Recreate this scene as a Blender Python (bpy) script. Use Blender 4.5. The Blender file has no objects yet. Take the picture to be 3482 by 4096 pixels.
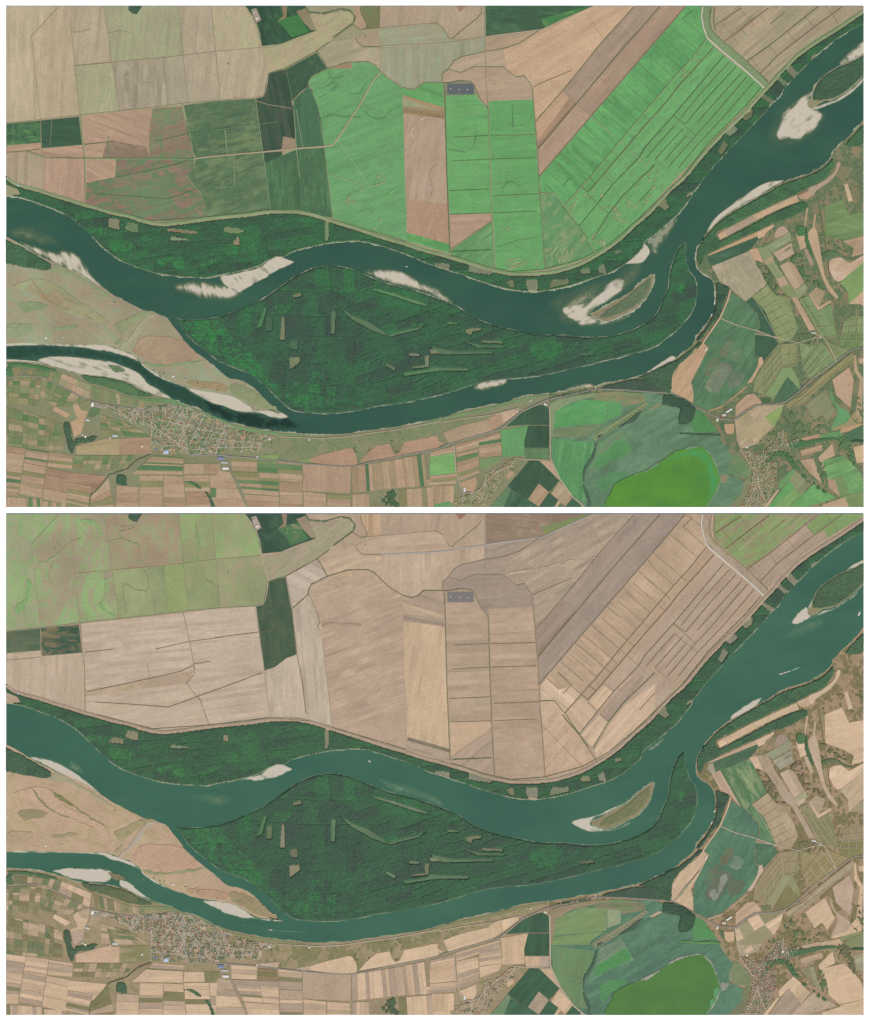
import bpy, math, random
import numpy as np

# ------------------------------------------------------------------ setup
scene = bpy.context.scene
S = 3.0                       # metres per unit of the survey grid used below
GX, GY = 1741.0, 2048.0       # grid centre
PX0, PX1, PY0, PY1 = 26.0, 3456.0, 24.0, 2029.0   # extent of one landscape tile
PANEL_DY = {'A': 0.0, 'B': 2031.0}

cam_d = bpy.data.cameras.new('camera'); cam = bpy.data.objects.new('camera', cam_d)
scene.collection.objects.link(cam); scene.camera = cam
cam.location = (0, 0, 30000.0); cam.rotation_euler = (0, 0, 0)
cam_d.sensor_fit = 'VERTICAL'; cam_d.sensor_height = 24.0
cam_d.lens = 24.0 * 30000.0 / (4096 * S)
cam_d.clip_start = 100.0; cam_d.clip_end = 120000.0

SUN_EL, SUN_AZ = 56.0, 150.0
world = bpy.data.worlds.new('World'); scene.world = world; world.use_nodes = True
nt = world.node_tree; bg = nt.nodes['Background']
sky = nt.nodes.new('ShaderNodeTexSky'); sky.sky_type = 'NISHITA'; sky.sun_disc = False
sky.sun_elevation = math.radians(SUN_EL); sky.sun_rotation = math.radians(SUN_AZ)
nt.links.new(sky.outputs[0], bg.inputs[0]); bg.inputs[1].default_value = 0.09
sun_d = bpy.data.lights.new('sun', 'SUN'); sun_d.energy = 4.2; sun_d.angle = math.radians(0.5)
sun_d.color = (1.0, 0.965, 0.91)
sun = bpy.data.objects.new('sun', sun_d); scene.collection.objects.link(sun)
sun.rotation_euler = (math.radians(90 - SUN_EL), 0, math.radians(180 - SUN_AZ)); sun.location = (3000, -6000, 12000)
scene.view_settings.view_transform = 'Standard'; scene.view_settings.look = 'None'
scene.view_settings.exposure = 0.0; scene.view_settings.gamma = 1.0
scene.view_settings.use_curve_mapping = False
KLIT = np.array((1.36, 1.36, 1.36))      # how bright a white horizontal sheet is under this light

C = scene.collection
rng = random.Random(7)
nrng = np.random.default_rng(7)

# ------------------------------------------------------------------ colour, names, tags
def lin(c):
    c = c / 255.0
    return c / 12.92 if c <= 0.04045 else ((c + 0.055) / 1.055) ** 2.4
def alb(hexs, plant=True):
    r, g, b = (int(hexs[i:i + 2], 16) for i in (0, 2, 4))
    if plant and g > r and g > b:      # leaf colours are less pure than the swatches noted in the survey
        t = min(1.0, max(0.0, (g - 90) / 70.0)); s_ = 1.05 - 0.05 * t
        r, g, b = (r + (0.45 - 0.23 * t) * (g - r)) * s_, g * s_, (b + (0.30 - 0.2 * t) * (g - b)) * s_
    v = [lin(c) / KLIT[i] for i, c in enumerate((r, g, b))]
    return tuple(min(0.88, max(0.004, x)) for x in v)
PANEL_NAME = {'A': 'in the upper scene', 'B': 'in the lower scene'}
def tag(o, label=None, cat=None, group=None, kind=None):
    if label: o['label'] = label
    if cat: o['category'] = cat
    if group: o['group'] = group
    if kind: o['kind'] = kind
    return o

# ------------------------------------------------------------------ grid text -> points
CX = (0, 860, 1720, 2580); CY = (0, 660, 1340); K = 900 / 1764.0
def P(txt):
    out = []; cx = cy = 0
    for t in txt.split():
        if ':' in t:
            c, t = t.split(':'); cx, cy = CX[int(c[1]) - 1], CY[int(c[0]) - 1]
            if not t: continue
        x, y = t.split(',')
        out.append((cx + K * float(x), cy + K * float(y)))
    return out
def smooth(pts, n=4, closed=True, jit=0.0, seed=1):
    r = random.Random(seed); m = len(pts); out = []
    for i in range(m if closed else m - 1):
        g = lambda k: pts[k % m] if closed else pts[min(max(k, 0), m - 1)]
        p0, p1, p2, p3 = g(i - 1), g(i), g(i + 1), g(i + 2)
        for j in range(n):
            t = j / n; q = []
            for a in (0, 1):
                q.append(0.5 * (2 * p1[a] + (p2[a] - p0[a]) * t + (2 * p0[a] - 5 * p1[a] + 4 * p2[a] - p3[a]) * t * t
                                + (3 * p1[a] - p0[a] - 3 * p2[a] + p3[a]) * t ** 3))
            out.append((q[0] + r.uniform(-jit, jit), q[1] + r.uniform(-jit, jit)))
    if not closed: out.append(pts[-1])
    return out
def clip(pts):
    for ax, lim, sg in ((0, PX0 + .3, 1), (0, PX1 - .3, -1), (1, PY0 + .3, 1), (1, PY1 - .3, -1)):
        out = []
        for i in range(len(pts)):
            a, b = pts[i - 1], pts[i]
            ia, ib = sg * (a[ax] - lim) >= 0, sg * (b[ax] - lim) >= 0
            if ia != ib:
                t = (lim - a[ax]) / (b[ax] - a[ax])
                out.append((a[0] + t * (b[0] - a[0]), a[1] + t * (b[1] - a[1])))
            if ib: out.append(b)
        pts = out
        if len(pts) < 3: return []
    res = []
    for p in pts:
        if not res or abs(p[0] - res[-1][0]) + abs(p[1] - res[-1][1]) > 0.02: res.append(p)
    return res
def W(p, panel): return ((p[0] - GX) * S, -(p[1] + PANEL_DY[panel] - GY) * S)
def inside(px, py, poly):
    r = np.zeros(px.shape, bool); n = len(poly)
    for i in range(n):
        x1, y1 = poly[i - 1]; x2, y2 = poly[i]
        if y1 == y2: continue
        r ^= ((y1 > py) != (y2 > py)) & (px < (x2 - x1) * (py - y1) / (y2 - y1) + x1)
    return r
def edge_dist(px, py, poly):
    d = np.full(px.shape, 1e9); n = len(poly)
    for i in range(n):
        x1, y1 = poly[i - 1]; x2, y2 = poly[i]
        dx, dy = x2 - x1, y2 - y1; L = dx * dx + dy * dy + 1e-9
        t = np.clip(((px - x1) * dx + (py - y1) * dy) / L, 0, 1)
        d = np.minimum(d, (px - x1 - t * dx) ** 2 + (py - y1 - t * dy) ** 2)
    return np.sqrt(d)
_vt = {}
def vnoise(x, y, cell, seed):
    """smooth value noise, -1..1"""
    if seed not in _vt: _vt[seed] = np.random.default_rng(seed).uniform(-1, 1, (257, 257))
    t = _vt[seed]
    gx, gy = x / cell, y / cell
    ix, iy = np.floor(gx).astype(int), np.floor(gy).astype(int); fx, fy = gx - ix, gy - iy
    fx = fx * fx * (3 - 2 * fx); fy = fy * fy * (3 - 2 * fy)
    a = t[ix % 256, iy % 256]; b = t[(ix + 1) % 256, iy % 256]; c = t[ix % 256, (iy + 1) % 256]; d = t[(ix + 1) % 256, (iy + 1) % 256]
    return (a * (1 - fx) + b * fx) * (1 - fy) + (c * (1 - fx) + d * fx) * fy

# ------------------------------------------------------------------ materials
def node_mat(name):
    m = bpy.data.materials.new(name); m.use_nodes = True
    t = m.node_tree; b = t.nodes['Principled BSDF']
    return m, t, b
def N(t, typ, **kw):
    n = t.nodes.new(typ)
    for k, v in kw.items():
        if k == 'ins':
            for i, x in v.items(): n.inputs[i].default_value = x
        else: setattr(n, k, v)
    return n
def oattr(t, name): return N(t, 'ShaderNodeAttribute', attribute_type='OBJECT', attribute_name=name)
def math_(t, op, a, b=None, clampit=False):
    n = N(t, 'ShaderNodeMath', operation=op); n.use_clamp = clampit
    for i, v in enumerate((a, b)):
        if v is None: continue
        if isinstance(v, (int, float)): n.inputs[i].default_value = v
        else: t.links.new(v, n.inputs[i])
    return n.outputs[0]
def mixc(t, f, a, b, blend='MIX'):
    n = N(t, 'ShaderNodeMix', data_type='RGBA', blend_type=blend)
    for i, v in ((0, f), (6, a), (7, b)):
        if isinstance(v, (int, float, tuple)): n.inputs[i].default_value = v
        else: t.links.new(v, n.inputs[i])
    return n.outputs[2]
def noise(t, vec, scale, detail=3.0, rough=0.55):
    n = N(t, 'ShaderNodeTexNoise', ins={'Scale': scale, 'Detail': detail, 'Roughness': rough})
    t.links.new(vec, n.inputs['Vector']); return n.outputs[0]
def gain(t, col, fac):   # multiply colour by a scalar socket
    n = N(t, 'ShaderNodeVectorMath', operation='SCALE'); t.links.new(col, n.inputs[0]); t.links.new(fac, n.inputs['Scale']); return n.outputs[0]

def farmland_material(name='farmland', mode='OBJECT'):
    m, t, b = node_mat(name)
    tint = lambda nm_: N(t, 'ShaderNodeAttribute', attribute_type=mode, attribute_name=nm_)
    pos = N(t, 'ShaderNodeNewGeometry').outputs['Position']
    rnd = N(t, 'ShaderNodeObjectInfo').outputs['Random']
    off = N(t, 'ShaderNodeVectorMath', operation='ADD'); sc = N(t, 'ShaderNodeCombineXYZ')
    t.links.new(math_(t, 'MULTIPLY', rnd, 9000.0), sc.inputs[0]); t.links.new(math_(t, 'MULTIPLY', rnd, 5000.0), sc.inputs[1])
    t.links.new(pos, off.inputs[0]); t.links.new(sc.outputs[0], off.inputs[1]); v = off.outputs[0]
    rot = N(t, 'ShaderNodeVectorRotate', rotation_type='Z_AXIS'); t.links.new(v, rot.inputs['Vector'])
    t.links.new(oattr(t, 'row').outputs['Fac'], rot.inputs['Angle'])
    mp = N(t, 'ShaderNodeMapping'); mp.inputs['Scale'].default_value = (1 / 900.0, 1 / 34.0, 0)
    t.links.new(rot.outputs[0], mp.inputs[0])
    rows = noise(t, mp.outputs[0], 1.0, 4, 0.6)
    mp2 = N(t, 'ShaderNodeMapping'); mp2.inputs['Scale'].default_value = (1 / 340.0, 1 / 200.0, 0)
    t.links.new(rot.outputs[0], mp2.inputs[0])
    patch = noise(t, mp2.outputs[0], 1.0, 6, 0.62); patch.node.inputs['Distortion'].default_value = 2.2
    big = noise(t, v, 1 / 520.0, 5, 0.6)
    fine = noise(t, v, 1 / 26.0, 4, 0.65)
    amt = oattr(t, 'patch').outputs['Fac']            # 0 none .. 1 half covered
    f = math_(t, 'ADD', math_(t, 'MULTIPLY', patch, 0.6), math_(t, 'MULTIPLY', big, 0.4))
    th = math_(t, 'SUBTRACT', 0.60, math_(t, 'MULTIPLY', amt, 0.20))
    f = math_(t, 'MULTIPLY', math_(t, 'ADD', math_(t, 'SUBTRACT', f, th), 0.03), 9.0, True)
    f = math_(t, 'MULTIPLY', f, math_(t, 'MINIMUM', math_(t, 'MULTIPLY', amt, 4.0), 0.85))
    col = mixc(t, f, tint('tint').outputs['Color'], tint('tint2' if mode == 'OBJECT' else 'tint').outputs['Color'])
    k = math_(t, 'ADD', 1.0, math_(t, 'MULTIPLY', math_(t, 'SUBTRACT', rows, 0.5), math_(t, 'MULTIPLY', oattr(t, 'rowamp').outputs['Fac'], 0.95)))
    k = math_(t, 'ADD', k, math_(t, 'MULTIPLY', math_(t, 'SUBTRACT', fine, 0.5), 0.55))
    k = math_(t, 'ADD', k, math_(t, 'MULTIPLY', math_(t, 'SUBTRACT', big, 0.5), 0.70))
    t.links.new(gain(t, col, k), b.inputs['Base Color'])
    b.inputs['Roughness'].default_value = 0.95; b.inputs['Specular IOR Level'].default_value = 0.08
    return m
def canopy_material():
    m, t, b = node_mat('tree_canopy')
    pos = N(t, 'ShaderNodeNewGeometry').outputs['Position']
    tone = N(t, 'ShaderNodeAttribute', attribute_type='GEOMETRY', attribute_name='tone').outputs['Fac']
    n1 = noise(t, pos, 1 / 16.0, 4, 0.7); n2 = noise(t, pos, 1 / 170.0, 4, 0.6)
    f = math_(t, 'ADD', tone, math_(t, 'MULTIPLY', math_(t, 'SUBTRACT', n2, 0.5), 0.35))
    f = math_(t, 'ADD', f, math_(t, 'MULTIPLY', math_(t, 'SUBTRACT', n1, 0.5), 0.35), True)
    col = mixc(t, f, oattr(t, 'tint').outputs['Color'], oattr(t, 'tint2').outputs['Color'])
    k = math_(t, 'ADD', 1.0, math_(t, 'MULTIPLY', math_(t, 'SUBTRACT', n1, 0.5), 0.9))
    t.links.new(gain(t, col, k), b.inputs['Base Color'])
    b.inputs['Roughness'].default_value = 0.9; b.inputs['Specular IOR Level'].default_value = 0.1
    return m
def water_material(name, deep, alt, amp=0.10, size=(1500.0, 700.0)):
    """open water; 'dry' on the mesh turns shallow water into wet and then dry bed of the colour tint"""
    m, t, b = node_mat(name)
    pos = N(t, 'ShaderNodeNewGeometry').outputs['Position']
    mp = N(t, 'ShaderNodeMapping'); mp.inputs['Scale'].default_value = (1 / size[0], 1 / size[1], 0); t.links.new(pos, mp.inputs[0])
    n1 = noise(t, mp.outputs[0], 1.0, 7, 0.62); n2 = noise(t, pos, 1 / 22.0, 3, 0.7)
    col = mixc(t, math_(t, 'MULTIPLY', math_(t, 'SUBTRACT', n1, 0.3), 2.4, True), alb(deep, False) + (1,), alb(alt, False) + (1,))
    k = math_(t, 'ADD', 1.0, math_(t, 'MULTIPLY', math_(t, 'SUBTRACT', n2, 0.5), amp * 2))
    col = gain(t, col, k)
    dry = N(t, 'ShaderNodeAttribute', attribute_type='GEOMETRY', attribute_name='dry').outputs['Fac']
    n3 = noise(t, pos, 1 / 60.0, 5, 0.7); n4 = noise(t, pos, 1 / 14.0, 3, 0.7)
    bed = mixc(t, math_(t, 'MULTIPLY', math_(t, 'SUBTRACT', n3, 0.52), 5.0, True), oattr(t, 'tint').outputs['Color'], oattr(t, 'tint2').outputs['Color'])
    bed = gain(t, bed, math_(t, 'ADD', 1.0, math_(t, 'MULTIPLY', math_(t, 'SUBTRACT', n4, 0.5), 0.3)))
    n5 = noise(t, pos, 1 / 34.0, 4, 0.7)
    hump = math_(t, 'MULTIPLY', math_(t, 'MULTIPLY', dry, math_(t, 'SUBTRACT', 1.0, dry)), 2.2)
    f = math_(t, 'ADD', dry, math_(t, 'MULTIPLY', math_(t, 'SUBTRACT', n5, 0.5), hump), True)
    wetbed = mixc(t, math_(t, 'MULTIPLY', f, 2.2, True), col, oattr(t, 'shallow').outputs['Color'])
    wet = mixc(t, math_(t, 'MULTIPLY', math_(t, 'SUBTRACT', f, 0.32), 1.9, True), wetbed, bed)
    t.links.new(wet, b.inputs['Base Color'])
    t.links.new(math_(t, 'ADD', 0.25, math_(t, 'MULTIPLY', dry, 0.7), True), b.inputs['Roughness'])
    b.inputs['IOR'].default_value = 1.33; b.inputs['Specular IOR Level'].default_value = 0.25
    return m
def plain(name, hexs, rough=0.8, var=0.25, scale=1 / 12.0):
    m, t, b = node_mat(name)
    pos = N(t, 'ShaderNodeNewGeometry').outputs['Position']
    n = noise(t, pos, scale, 4, 0.65)
    k = math_(t, 'ADD', 1.0, math_(t, 'MULTIPLY', math_(t, 'SUBTRACT', n, 0.5), var * 2))
    rgb = N(t, 'ShaderNodeRGB'); rgb.outputs[0].default_value = alb(hexs) + (1,)
    t.links.new(gain(t, rgb.outputs[0], k), b.inputs['Base Color'])
    b.inputs['Roughness'].default_value = rough; b.inputs['Specular IOR Level'].default_value = 0.2
    return m
M_FARM = farmland_material(); M_PLOTS = farmland_material('garden_plots', 'GEOMETRY'); M_TREE = canopy_material()
M_WATER = {'A': water_material('river_water_low', '335448', '3f634f'), 'B': water_material('river_water_high', '3a6051', '477058')}
M_LAKE = {'A': water_material('lake_water_bloom', '4f8440', '639638', .12, (420.0, 300.0)), 'B': water_material('lake_water_clear', '4c7540', '5a8340', .10, (420.0, 300.0))}
M_WHITE = None
_plain = {}
def pm(hexs, rough=0.8, var=0.25):
    if hexs not in _plain: _plain[hexs] = plain('surface_' + hexs, hexs, rough, var)
    return _plain[hexs]

# ------------------------------------------------------------------ mesh builders
ZLAND = 2.0; ZSTEP = 0.015; LIFT = 7.5
_zi = {'A': 0, 'B': 0}
def next_z(panel):
    _zi[panel] += 1
    return ZLAND + 0.3 + ZSTEP * _zi[panel]
def link(name, me, mat, loc=(0, 0, 0), parent=None):
    o = bpy.data.objects.new(name, me); C.objects.link(o)
    if mat is not None and not me.materials: me.materials.append(mat)
    if parent is not None:
        o.parent = parent; up = parent
        while up is not None:
            loc = tuple(loc[i] - up.location[i] for i in range(3)); up = up.parent
    o.location = loc
    return o
def slab(name, pts, panel, z0, z1, mat, parent=None):
    """a flat-topped piece of ground with real edges"""
    pts = clip(pts)
    if len(pts) < 3: return None
    w = [W(p, panel) for p in pts]
    a = sum(w[i - 1][0] * w[i][1] - w[i][0] * w[i - 1][1] for i in range(len(w)))
    if a < 0: w.reverse()
    cx = sum(p[0] for p in w) / len(w); cy = sum(p[1] for p in w) / len(w); n = len(w)
    vs = [(x - cx, y - cy, z1 - z0) for x, y in w] + [(x - cx, y - cy, 0) for x, y in w]
    fs = [tuple(range(n))] + [(i, i + n, (i + 1) % n + n, (i + 1) % n) for i in range(n)]
    me = bpy.data.meshes.new(name); me.from_pydata(vs, [], fs); me.update()
    return link(name, me, mat, (cx, cy, z0), parent)
def darker(h, k=0.95): return ''.join('%02x' % int(int(h[i:i + 2], 16) * k) for i in (0, 2, 4)) if '/' not in h else h
LATE_SUMMER = [False]
def soil(c, h):
    """bare ground is bleached paler and greyer at the dry date of the lower scene"""
    r, g, b = (int(h[i:i + 2], 16) for i in (0, 2, 4))
    if LATE_SUMMER[0] and r > g > b and r > 150 and g > 130: return (c[0] * 1.04, c[1] * 1.07, c[2] * 1.14)
    return c
def paint(o, cols, row=0.0, rowamp=0.25):
    """cols 'hex' or 'hex/hex2:amount'"""
    amt = 0.38; a = cols; b = darker(cols)
    if '/' in cols:
        a, b = cols.split('/'); amt = 0.5
        if ':' in b: b, q = b.split(':'); amt = float(q)
    o['tint'] = soil(alb(a), a); o['tint2'] = soil(alb(b), b); o['patch'] = amt; o['row'] = row; o['rowamp'] = rowamp
    return o
def cut_line(pts):
    """keep the pieces of a line that lie on the tile"""
    runs = [[]]
    def ok(p): return PX0 + .5 < p[0] < PX1 - .5 and PY0 + .5 < p[1] < PY1 - .5
    for a, b in zip(pts, pts[1:]):
        n = max(1, int(math.hypot(b[0] - a[0], b[1] - a[1]) / 6))
        seg = [(a[0] + (b[0] - a[0]) * i / n, a[1] + (b[1] - a[1]) * i / n) for i in range(n + 1)]
        if ok(a) and ok(b): seg = [a, b]
        for p in seg:
            if ok(p):
                if not runs[-1] or runs[-1][-1] != p: runs[-1].append(p)
            elif runs[-1]: runs.append([])
    return [r for r in runs if len(r) > 1]
def ribbon(name, pts, panel, width, mat, z=None, crown=0.15, parent=None, skip=0.0, vary=0.0, wild=False):
    """a strip along a line, with a raised crown (road camber, bank or low hedge)"""
    vs = []; fs = []; r = random.Random(len(pts) * 31 + int(pts[0][0]))
    z = next_z(panel) if z is None else z
    for run in cut_line(pts):
        if vary or skip:
            fine = [run[0]]
            for a, b in zip(run, run[1:]):
                n = max(1, int(math.hypot(b[0] - a[0], b[1] - a[1]) / 5))
                fine += [(a[0] + (b[0] - a[0]) * i / n, a[1] + (b[1] - a[1]) * i / n) for i in range(1, n + 1)]
            run = fine
        w = [W(p, panel) for p in run]; st = len(vs)
        for i, (x, y) in enumerate(w):
            ax, ay = w[max(i - 1, 0)]; bx, by = w[min(i + 1, len(w) - 1)]
            L = math.hypot(bx - ax, by - ay) or 1.0
            nx, ny = -(by - ay) / L, (bx - ax) / L
            h = width / 2 * (1 + r.uniform(-vary, vary))
            if wild: h *= max(0.12, 0.9 + 1.5 * float(vnoise(np.array([x / 3.0]), np.array([y / 3.0]), 34, 5)[0]) + 0.8 * float(vnoise(np.array([x / 3.0]), np.array([y / 3.0]), 9, 6)[0]))
            vs += [(x + nx * h, y + ny * h, 0), (x, y, crown * (1 + r.uniform(-vary, vary))), (x - nx * h, y - ny * h, 0)]
        for i in range(len(w) - 1):
            if skip and r.random() < skip: continue
            a = st + 3 * i
            fs += [(a, a + 1, a + 4, a + 3), (a + 1, a + 2, a + 5, a + 4)]
    if not fs: return None
    cx, cy = vs[0][0], vs[0][1]
    me = bpy.data.meshes.new(name); me.from_pydata([(v[0] - cx, v[1] - cy, v[2]) for v in vs], [], fs)
    if me.polygons[0].normal.z < 0: me.flip_normals()
    return link(name, me, mat, (cx, cy, z), parent)
def masked_grid(polys, holes, step):
    xs = [p[0] for q in polys for p in q]; ys = [p[1] for q in polys for p in q]
    x0, x1 = max(min(xs), PX0), min(max(xs), PX1); y0, y1 = max(min(ys), PY0), min(max(ys), PY1)
    nx, ny = max(2, int((x1 - x0) / step) + 1), max(2, int((y1 - y0) / step) + 1)
    gx, gy = np.meshgrid(np.linspace(x0, x1, nx), np.linspace(y0, y1, ny), indexing='ij')
    m = np.zeros(gx.shape, bool)
    for q in polys: m |= inside(gx, gy, q)
    for h in holes: m &= ~inside(gx, gy, h)
    return gx, gy, m
def grid_object(name, gx, gy, keep, z, attr, attrname, panel, mat, base, parent=None):
    quad = keep[:-1, :-1] | keep[1:, :-1] | keep[:-1, 1:] | keep[1:, 1:]
    use = np.zeros(keep.shape, bool)
    use[:-1, :-1] |= quad; use[1:, :-1] |= quad; use[:-1, 1:] |= quad; use[1:, 1:] |= quad
    if not quad.any(): return None
    idx = -np.ones(keep.shape, int); idx[use] = np.arange(use.sum())
    wx = (gx[use] - GX) * S; wy = -(gy[use] + PANEL_DY[panel] - GY) * S
    cx, cy = float(wx.mean()), float(wy.mean())
    vs = np.stack([wx - cx, wy - cy, z[use]], 1)
    i, j = np.nonzero(quad)
    fs = np.stack([idx[i, j], idx[i, j + 1], idx[i + 1, j + 1], idx[i + 1, j]], 1)
    me = bpy.data.meshes.new(name)
    me.vertices.add(len(vs)); me.vertices.foreach_set('co', vs.astype(np.float32).ravel())
    me.loops.add(fs.size); me.loops.foreach_set('vertex_index', fs.astype(np.int32).ravel())
    me.polygons.add(len(fs)); me.polygons.foreach_set('loop_start', np.arange(0, fs.size, 4, dtype=np.int32))
    me.update(calc_edges=True)
    me.polygons.foreach_set('use_smooth', np.zeros(len(fs), bool))
    at = me.attributes.new(attrname, 'FLOAT', 'POINT'); at.data.foreach_set('value', attr[use].astype(np.float32))
    if me.polygons[0].normal.z < 0: me.flip_normals()
    return link(name, me, mat, (cx, cy, base), parent)
def canopy(name, panel, polys, holes=(), stands=(), height=14.0, tone=0.35, step=3.0, rough=0.5, seed=1, base=None, lift=0.0, plots=None):
    """closed tree crowns seen as one mass; stands = (polygon, tone, height factor)"""
    gx, gy, m = masked_grid(polys, holes, step)
    r = np.random.default_rng(seed)
    gx = gx + np.where(m, r.uniform(-.4, .4, gx.shape) * step, 0); gy = gy + np.where(m, r.uniform(-.4, .4, gx.shape) * step, 0)
    gx = np.clip(gx, PX0 + .3, PX1 - .3); gy = np.clip(gy, PY0 + .3, PY1 - .3)
    z = height * (0.72 + rough * 0.28 * r.uniform(-1, 1, gx.shape) + 0.24 * vnoise(gx, gy, 8, seed) + 0.16 * vnoise(gx, gy, 26, seed + 1))
    tn = np.full(gx.shape, tone) + 0.07 * vnoise(gx, gy, 70, seed + 2) + 0.10 * vnoise(gx, gy, 20, seed + 5) + 0.08 * vnoise(gx, gy, 7, seed + 6)
    if plots:      # forestry compartments: each block of planting has its own age and species
        rr = np.random.default_rng(seed + 9); tab = rr.uniform(-1, 1, (64, 64)); tab2 = rr.uniform(.62, 1.12, (64, 64))
        for x_lo, x_hi, ang, cu, cv in plots:
            q = (gx >= x_lo) & (gx < x_hi); c_, s_ = math.cos(ang), math.sin(ang)
            u = gx * c_ + gy * s_ + 9 * vnoise(gx, gy, 90, seed + 12); v = -gx * s_ + gy * c_ + 9 * vnoise(gx, gy, 110, seed + 13)
            iv = np.floor(v / cv).astype(int); iu = np.floor((u + 37 * tab[iv % 64, 3]) / cu).astype(int)
            tn[q] += (0.20 * tab[iu % 64, iv % 64])[q]; z[q] *= tab2[iu % 64, iv % 64][q]
            fv = v / cv - iv; fu = (u + 37 * tab[iv % 64, 3]) / cu - iu
            ride = q & (((fv * cv < 5.5) & (tab[(iu + 7) % 64, iv % 64] > -.1)) | ((fu * cu < 4.5) & (tab[iu % 64, (iv + 9) % 64] > .35)))
            ride &= vnoise(gx, gy, 25, seed + 17) > -.45
            tn[ride] += 0.15; z[ride] *= 0.45
    for poly, t, hf in stands:
        q = inside(gx + 3.5 * vnoise(gx, gy, 9, seed + 31) + 2.5 * vnoise(gx, gy, 4, seed + 33), gy + 3.5 * vnoise(gx, gy, 9, seed + 32) + 2.5 * vnoise(gx, gy, 4, seed + 34), poly)
        q &= (vnoise(gx, gy, 6, seed + 36) + 0.8 * vnoise(gx, gy, 15, seed + 37)) > -0.75
        speck = np.clip(.55 + .9 * vnoise(gx, gy, 5, seed + 51) + .7 * vnoise(gx, gy, 13, seed + 52), 0, 1.25) if t > .5 else 1.0
        tn[q] += ((t - tone) * speck * np.ones(gx.shape))[q]; z[q] *= 0.5 + 0.5 * hf
    core = m.copy()
    core[1:, :] &= m[:-1, :]; core[:-1, :] &= m[1:, :]; core[:, 1:] &= m[:, :-1]; core[:, :-1] &= m[:, 1:]
    z = np.where(core, np.maximum(z, 1.5) + lift, np.where(m, z * 0.35 + lift, 0.0))
    return grid_object(name, gx, gy, core, z, np.clip(tn, -0.5, 1.4), 'tone', panel, M_TREE, ZLAND + 0.2 if base is None else base)
_sb = {'A': 0, 'B': 0}
def shoal(name, panel, pts, tint, tint2, soft=10.0, top=1.0, height=1.2, seed=1, step=2.0, ragged=0.6, mat=None, base=None, holes=(), shallow='6a7558', flow=None):
    """sand bank whose bed slopes up out of the water; 'dry' grows from the rim inwards"""
    gx, gy, m = masked_grid([pts], holes, step)
    d = np.where(m, edge_dist(gx, gy, pts), -1.0)
    ca, sa = math.cos(flow or 0.0), math.sin(flow or 0.0); k = 0.22 if flow is not None else 1.0
    uu, vv = (gx * ca + gy * sa) * k, -gx * sa + gy * ca
    wob = vnoise(uu, vv, 16, seed) * ragged * soft + vnoise(uu, vv, 6, seed + 3) * ragged * soft * 0.5
    dry = np.clip((d + wob * np.clip(d / soft, 0, 1)) / soft, 0, 1) * top
    if flow is not None:      # wet streaks and runnels across the bar
        dry *= np.clip(0.95 + 0.32 * vnoise(uu, vv, 9, seed + 7) + 0.30 * vnoise(gx, gy, 30, seed + 8), 0.55, 1.0)
    z = 0.02 + height * dry
    _sb[panel] += 1
    o = grid_object(name, gx, gy, m, np.where(m, z, 0.0), np.where(m, dry, 0.0), 'dry', panel, mat or M_WATER[panel], (0.03 + 0.05 * _sb[panel]) if base is None else base)
    if o: o['tint'] = alb(tint, False); o['tint2'] = alb(tint2, False); o['shallow'] = alb(shallow, False)
    return o
# ------------------------------------------------------------------ survey data
# cell:x,y lists; '|' separates outline, look in the upper scene, look in the lower scene, options, label(s)
NORTH_BANK = P("21:52,240 110,247 185,260 240,280 300,300 360,322 430,348 490,375 540,402 590,435 640,475 680,515 720,553 760,595 800,637 850,678 900,718 950,748 1010,778 1080,805 1150,828 1220,848 1300,862 1380,873 1460,882 1560,884 1640,883 22:0,872 50,862 150,845 250,820 350,790 420,745 480,720 540,722 590,690 640,670 700,652 770,640 850,622 920,610 980,603 1060,600 1140,600 1220,612 1320,640 1420,672 1500,700 1580,735 1660,770 23:60,800 150,828 250,858 350,895 440,925 540,955 640,980 740,992 830,995 920,985 1010,968 1110,945 1210,912 1300,882 1390,855 1460,822 1540,772 1600,720 1650,675 24:0,600 60,560 130,500 200,440 260,385 310,325 350,270 380,215 430,150 480,85 540,10 14:560,1290 620,1215 690,1145 760,1070 830,1000 900,925 950,875 980,830 1030,785 1060,755 1090,700 1130,655 1190,590 1250,530 1300,475 1350,430 1420,370 1480,325 1560,270 1640,225 1721,190")
SE_BANK = P("14:1721,930 1690,965 1650,1020 1610,1060 1560,1105 1530,1130 1500,1165 1475,1185 1470,1215 1440,1260 1380,1310 1310,1350 24:1340,40 1280,70 1200,95 1120,120 1040,160 960,210 880,255 800,300 720,345 640,395 570,450 510,510 470,560 445,610 415,650 402,700 400,750 410,800 440,840 490,870 530,910 550,960 555,1020 550,1090 545,1150 520,1185 490,1240 450,1290 400,1350 34:400,40 360,90 310,130 270,165 235,195 180,225 100,260 40,290")
S_BANK = P("34:0,305 33:1630,325 1560,345 1480,360 1400,375 1330,395 1270,405 1200,415 1120,430 1040,445 960,455 880,462 800,470 730,480 650,505 580,530 500,548 420,562 340,578 270,592 200,612 120,640 60,655 0,670 32:1600,690 1500,705 1400,722 1300,735 1200,748 1100,765 1000,775 900,780 800,783 700,778 600,768 530,765 460,752 380,745 300,725 200,705 120,685 60,662 0,640 31:1620,610 1560,580 1500,560 1440,540 1400,525 1350,505 1300,490 1220,470 1150,450 1080,410 1000,370 900,340 760,320 640,310 560,290 500,265 400,240 280,215 150,205 52,200")
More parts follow.
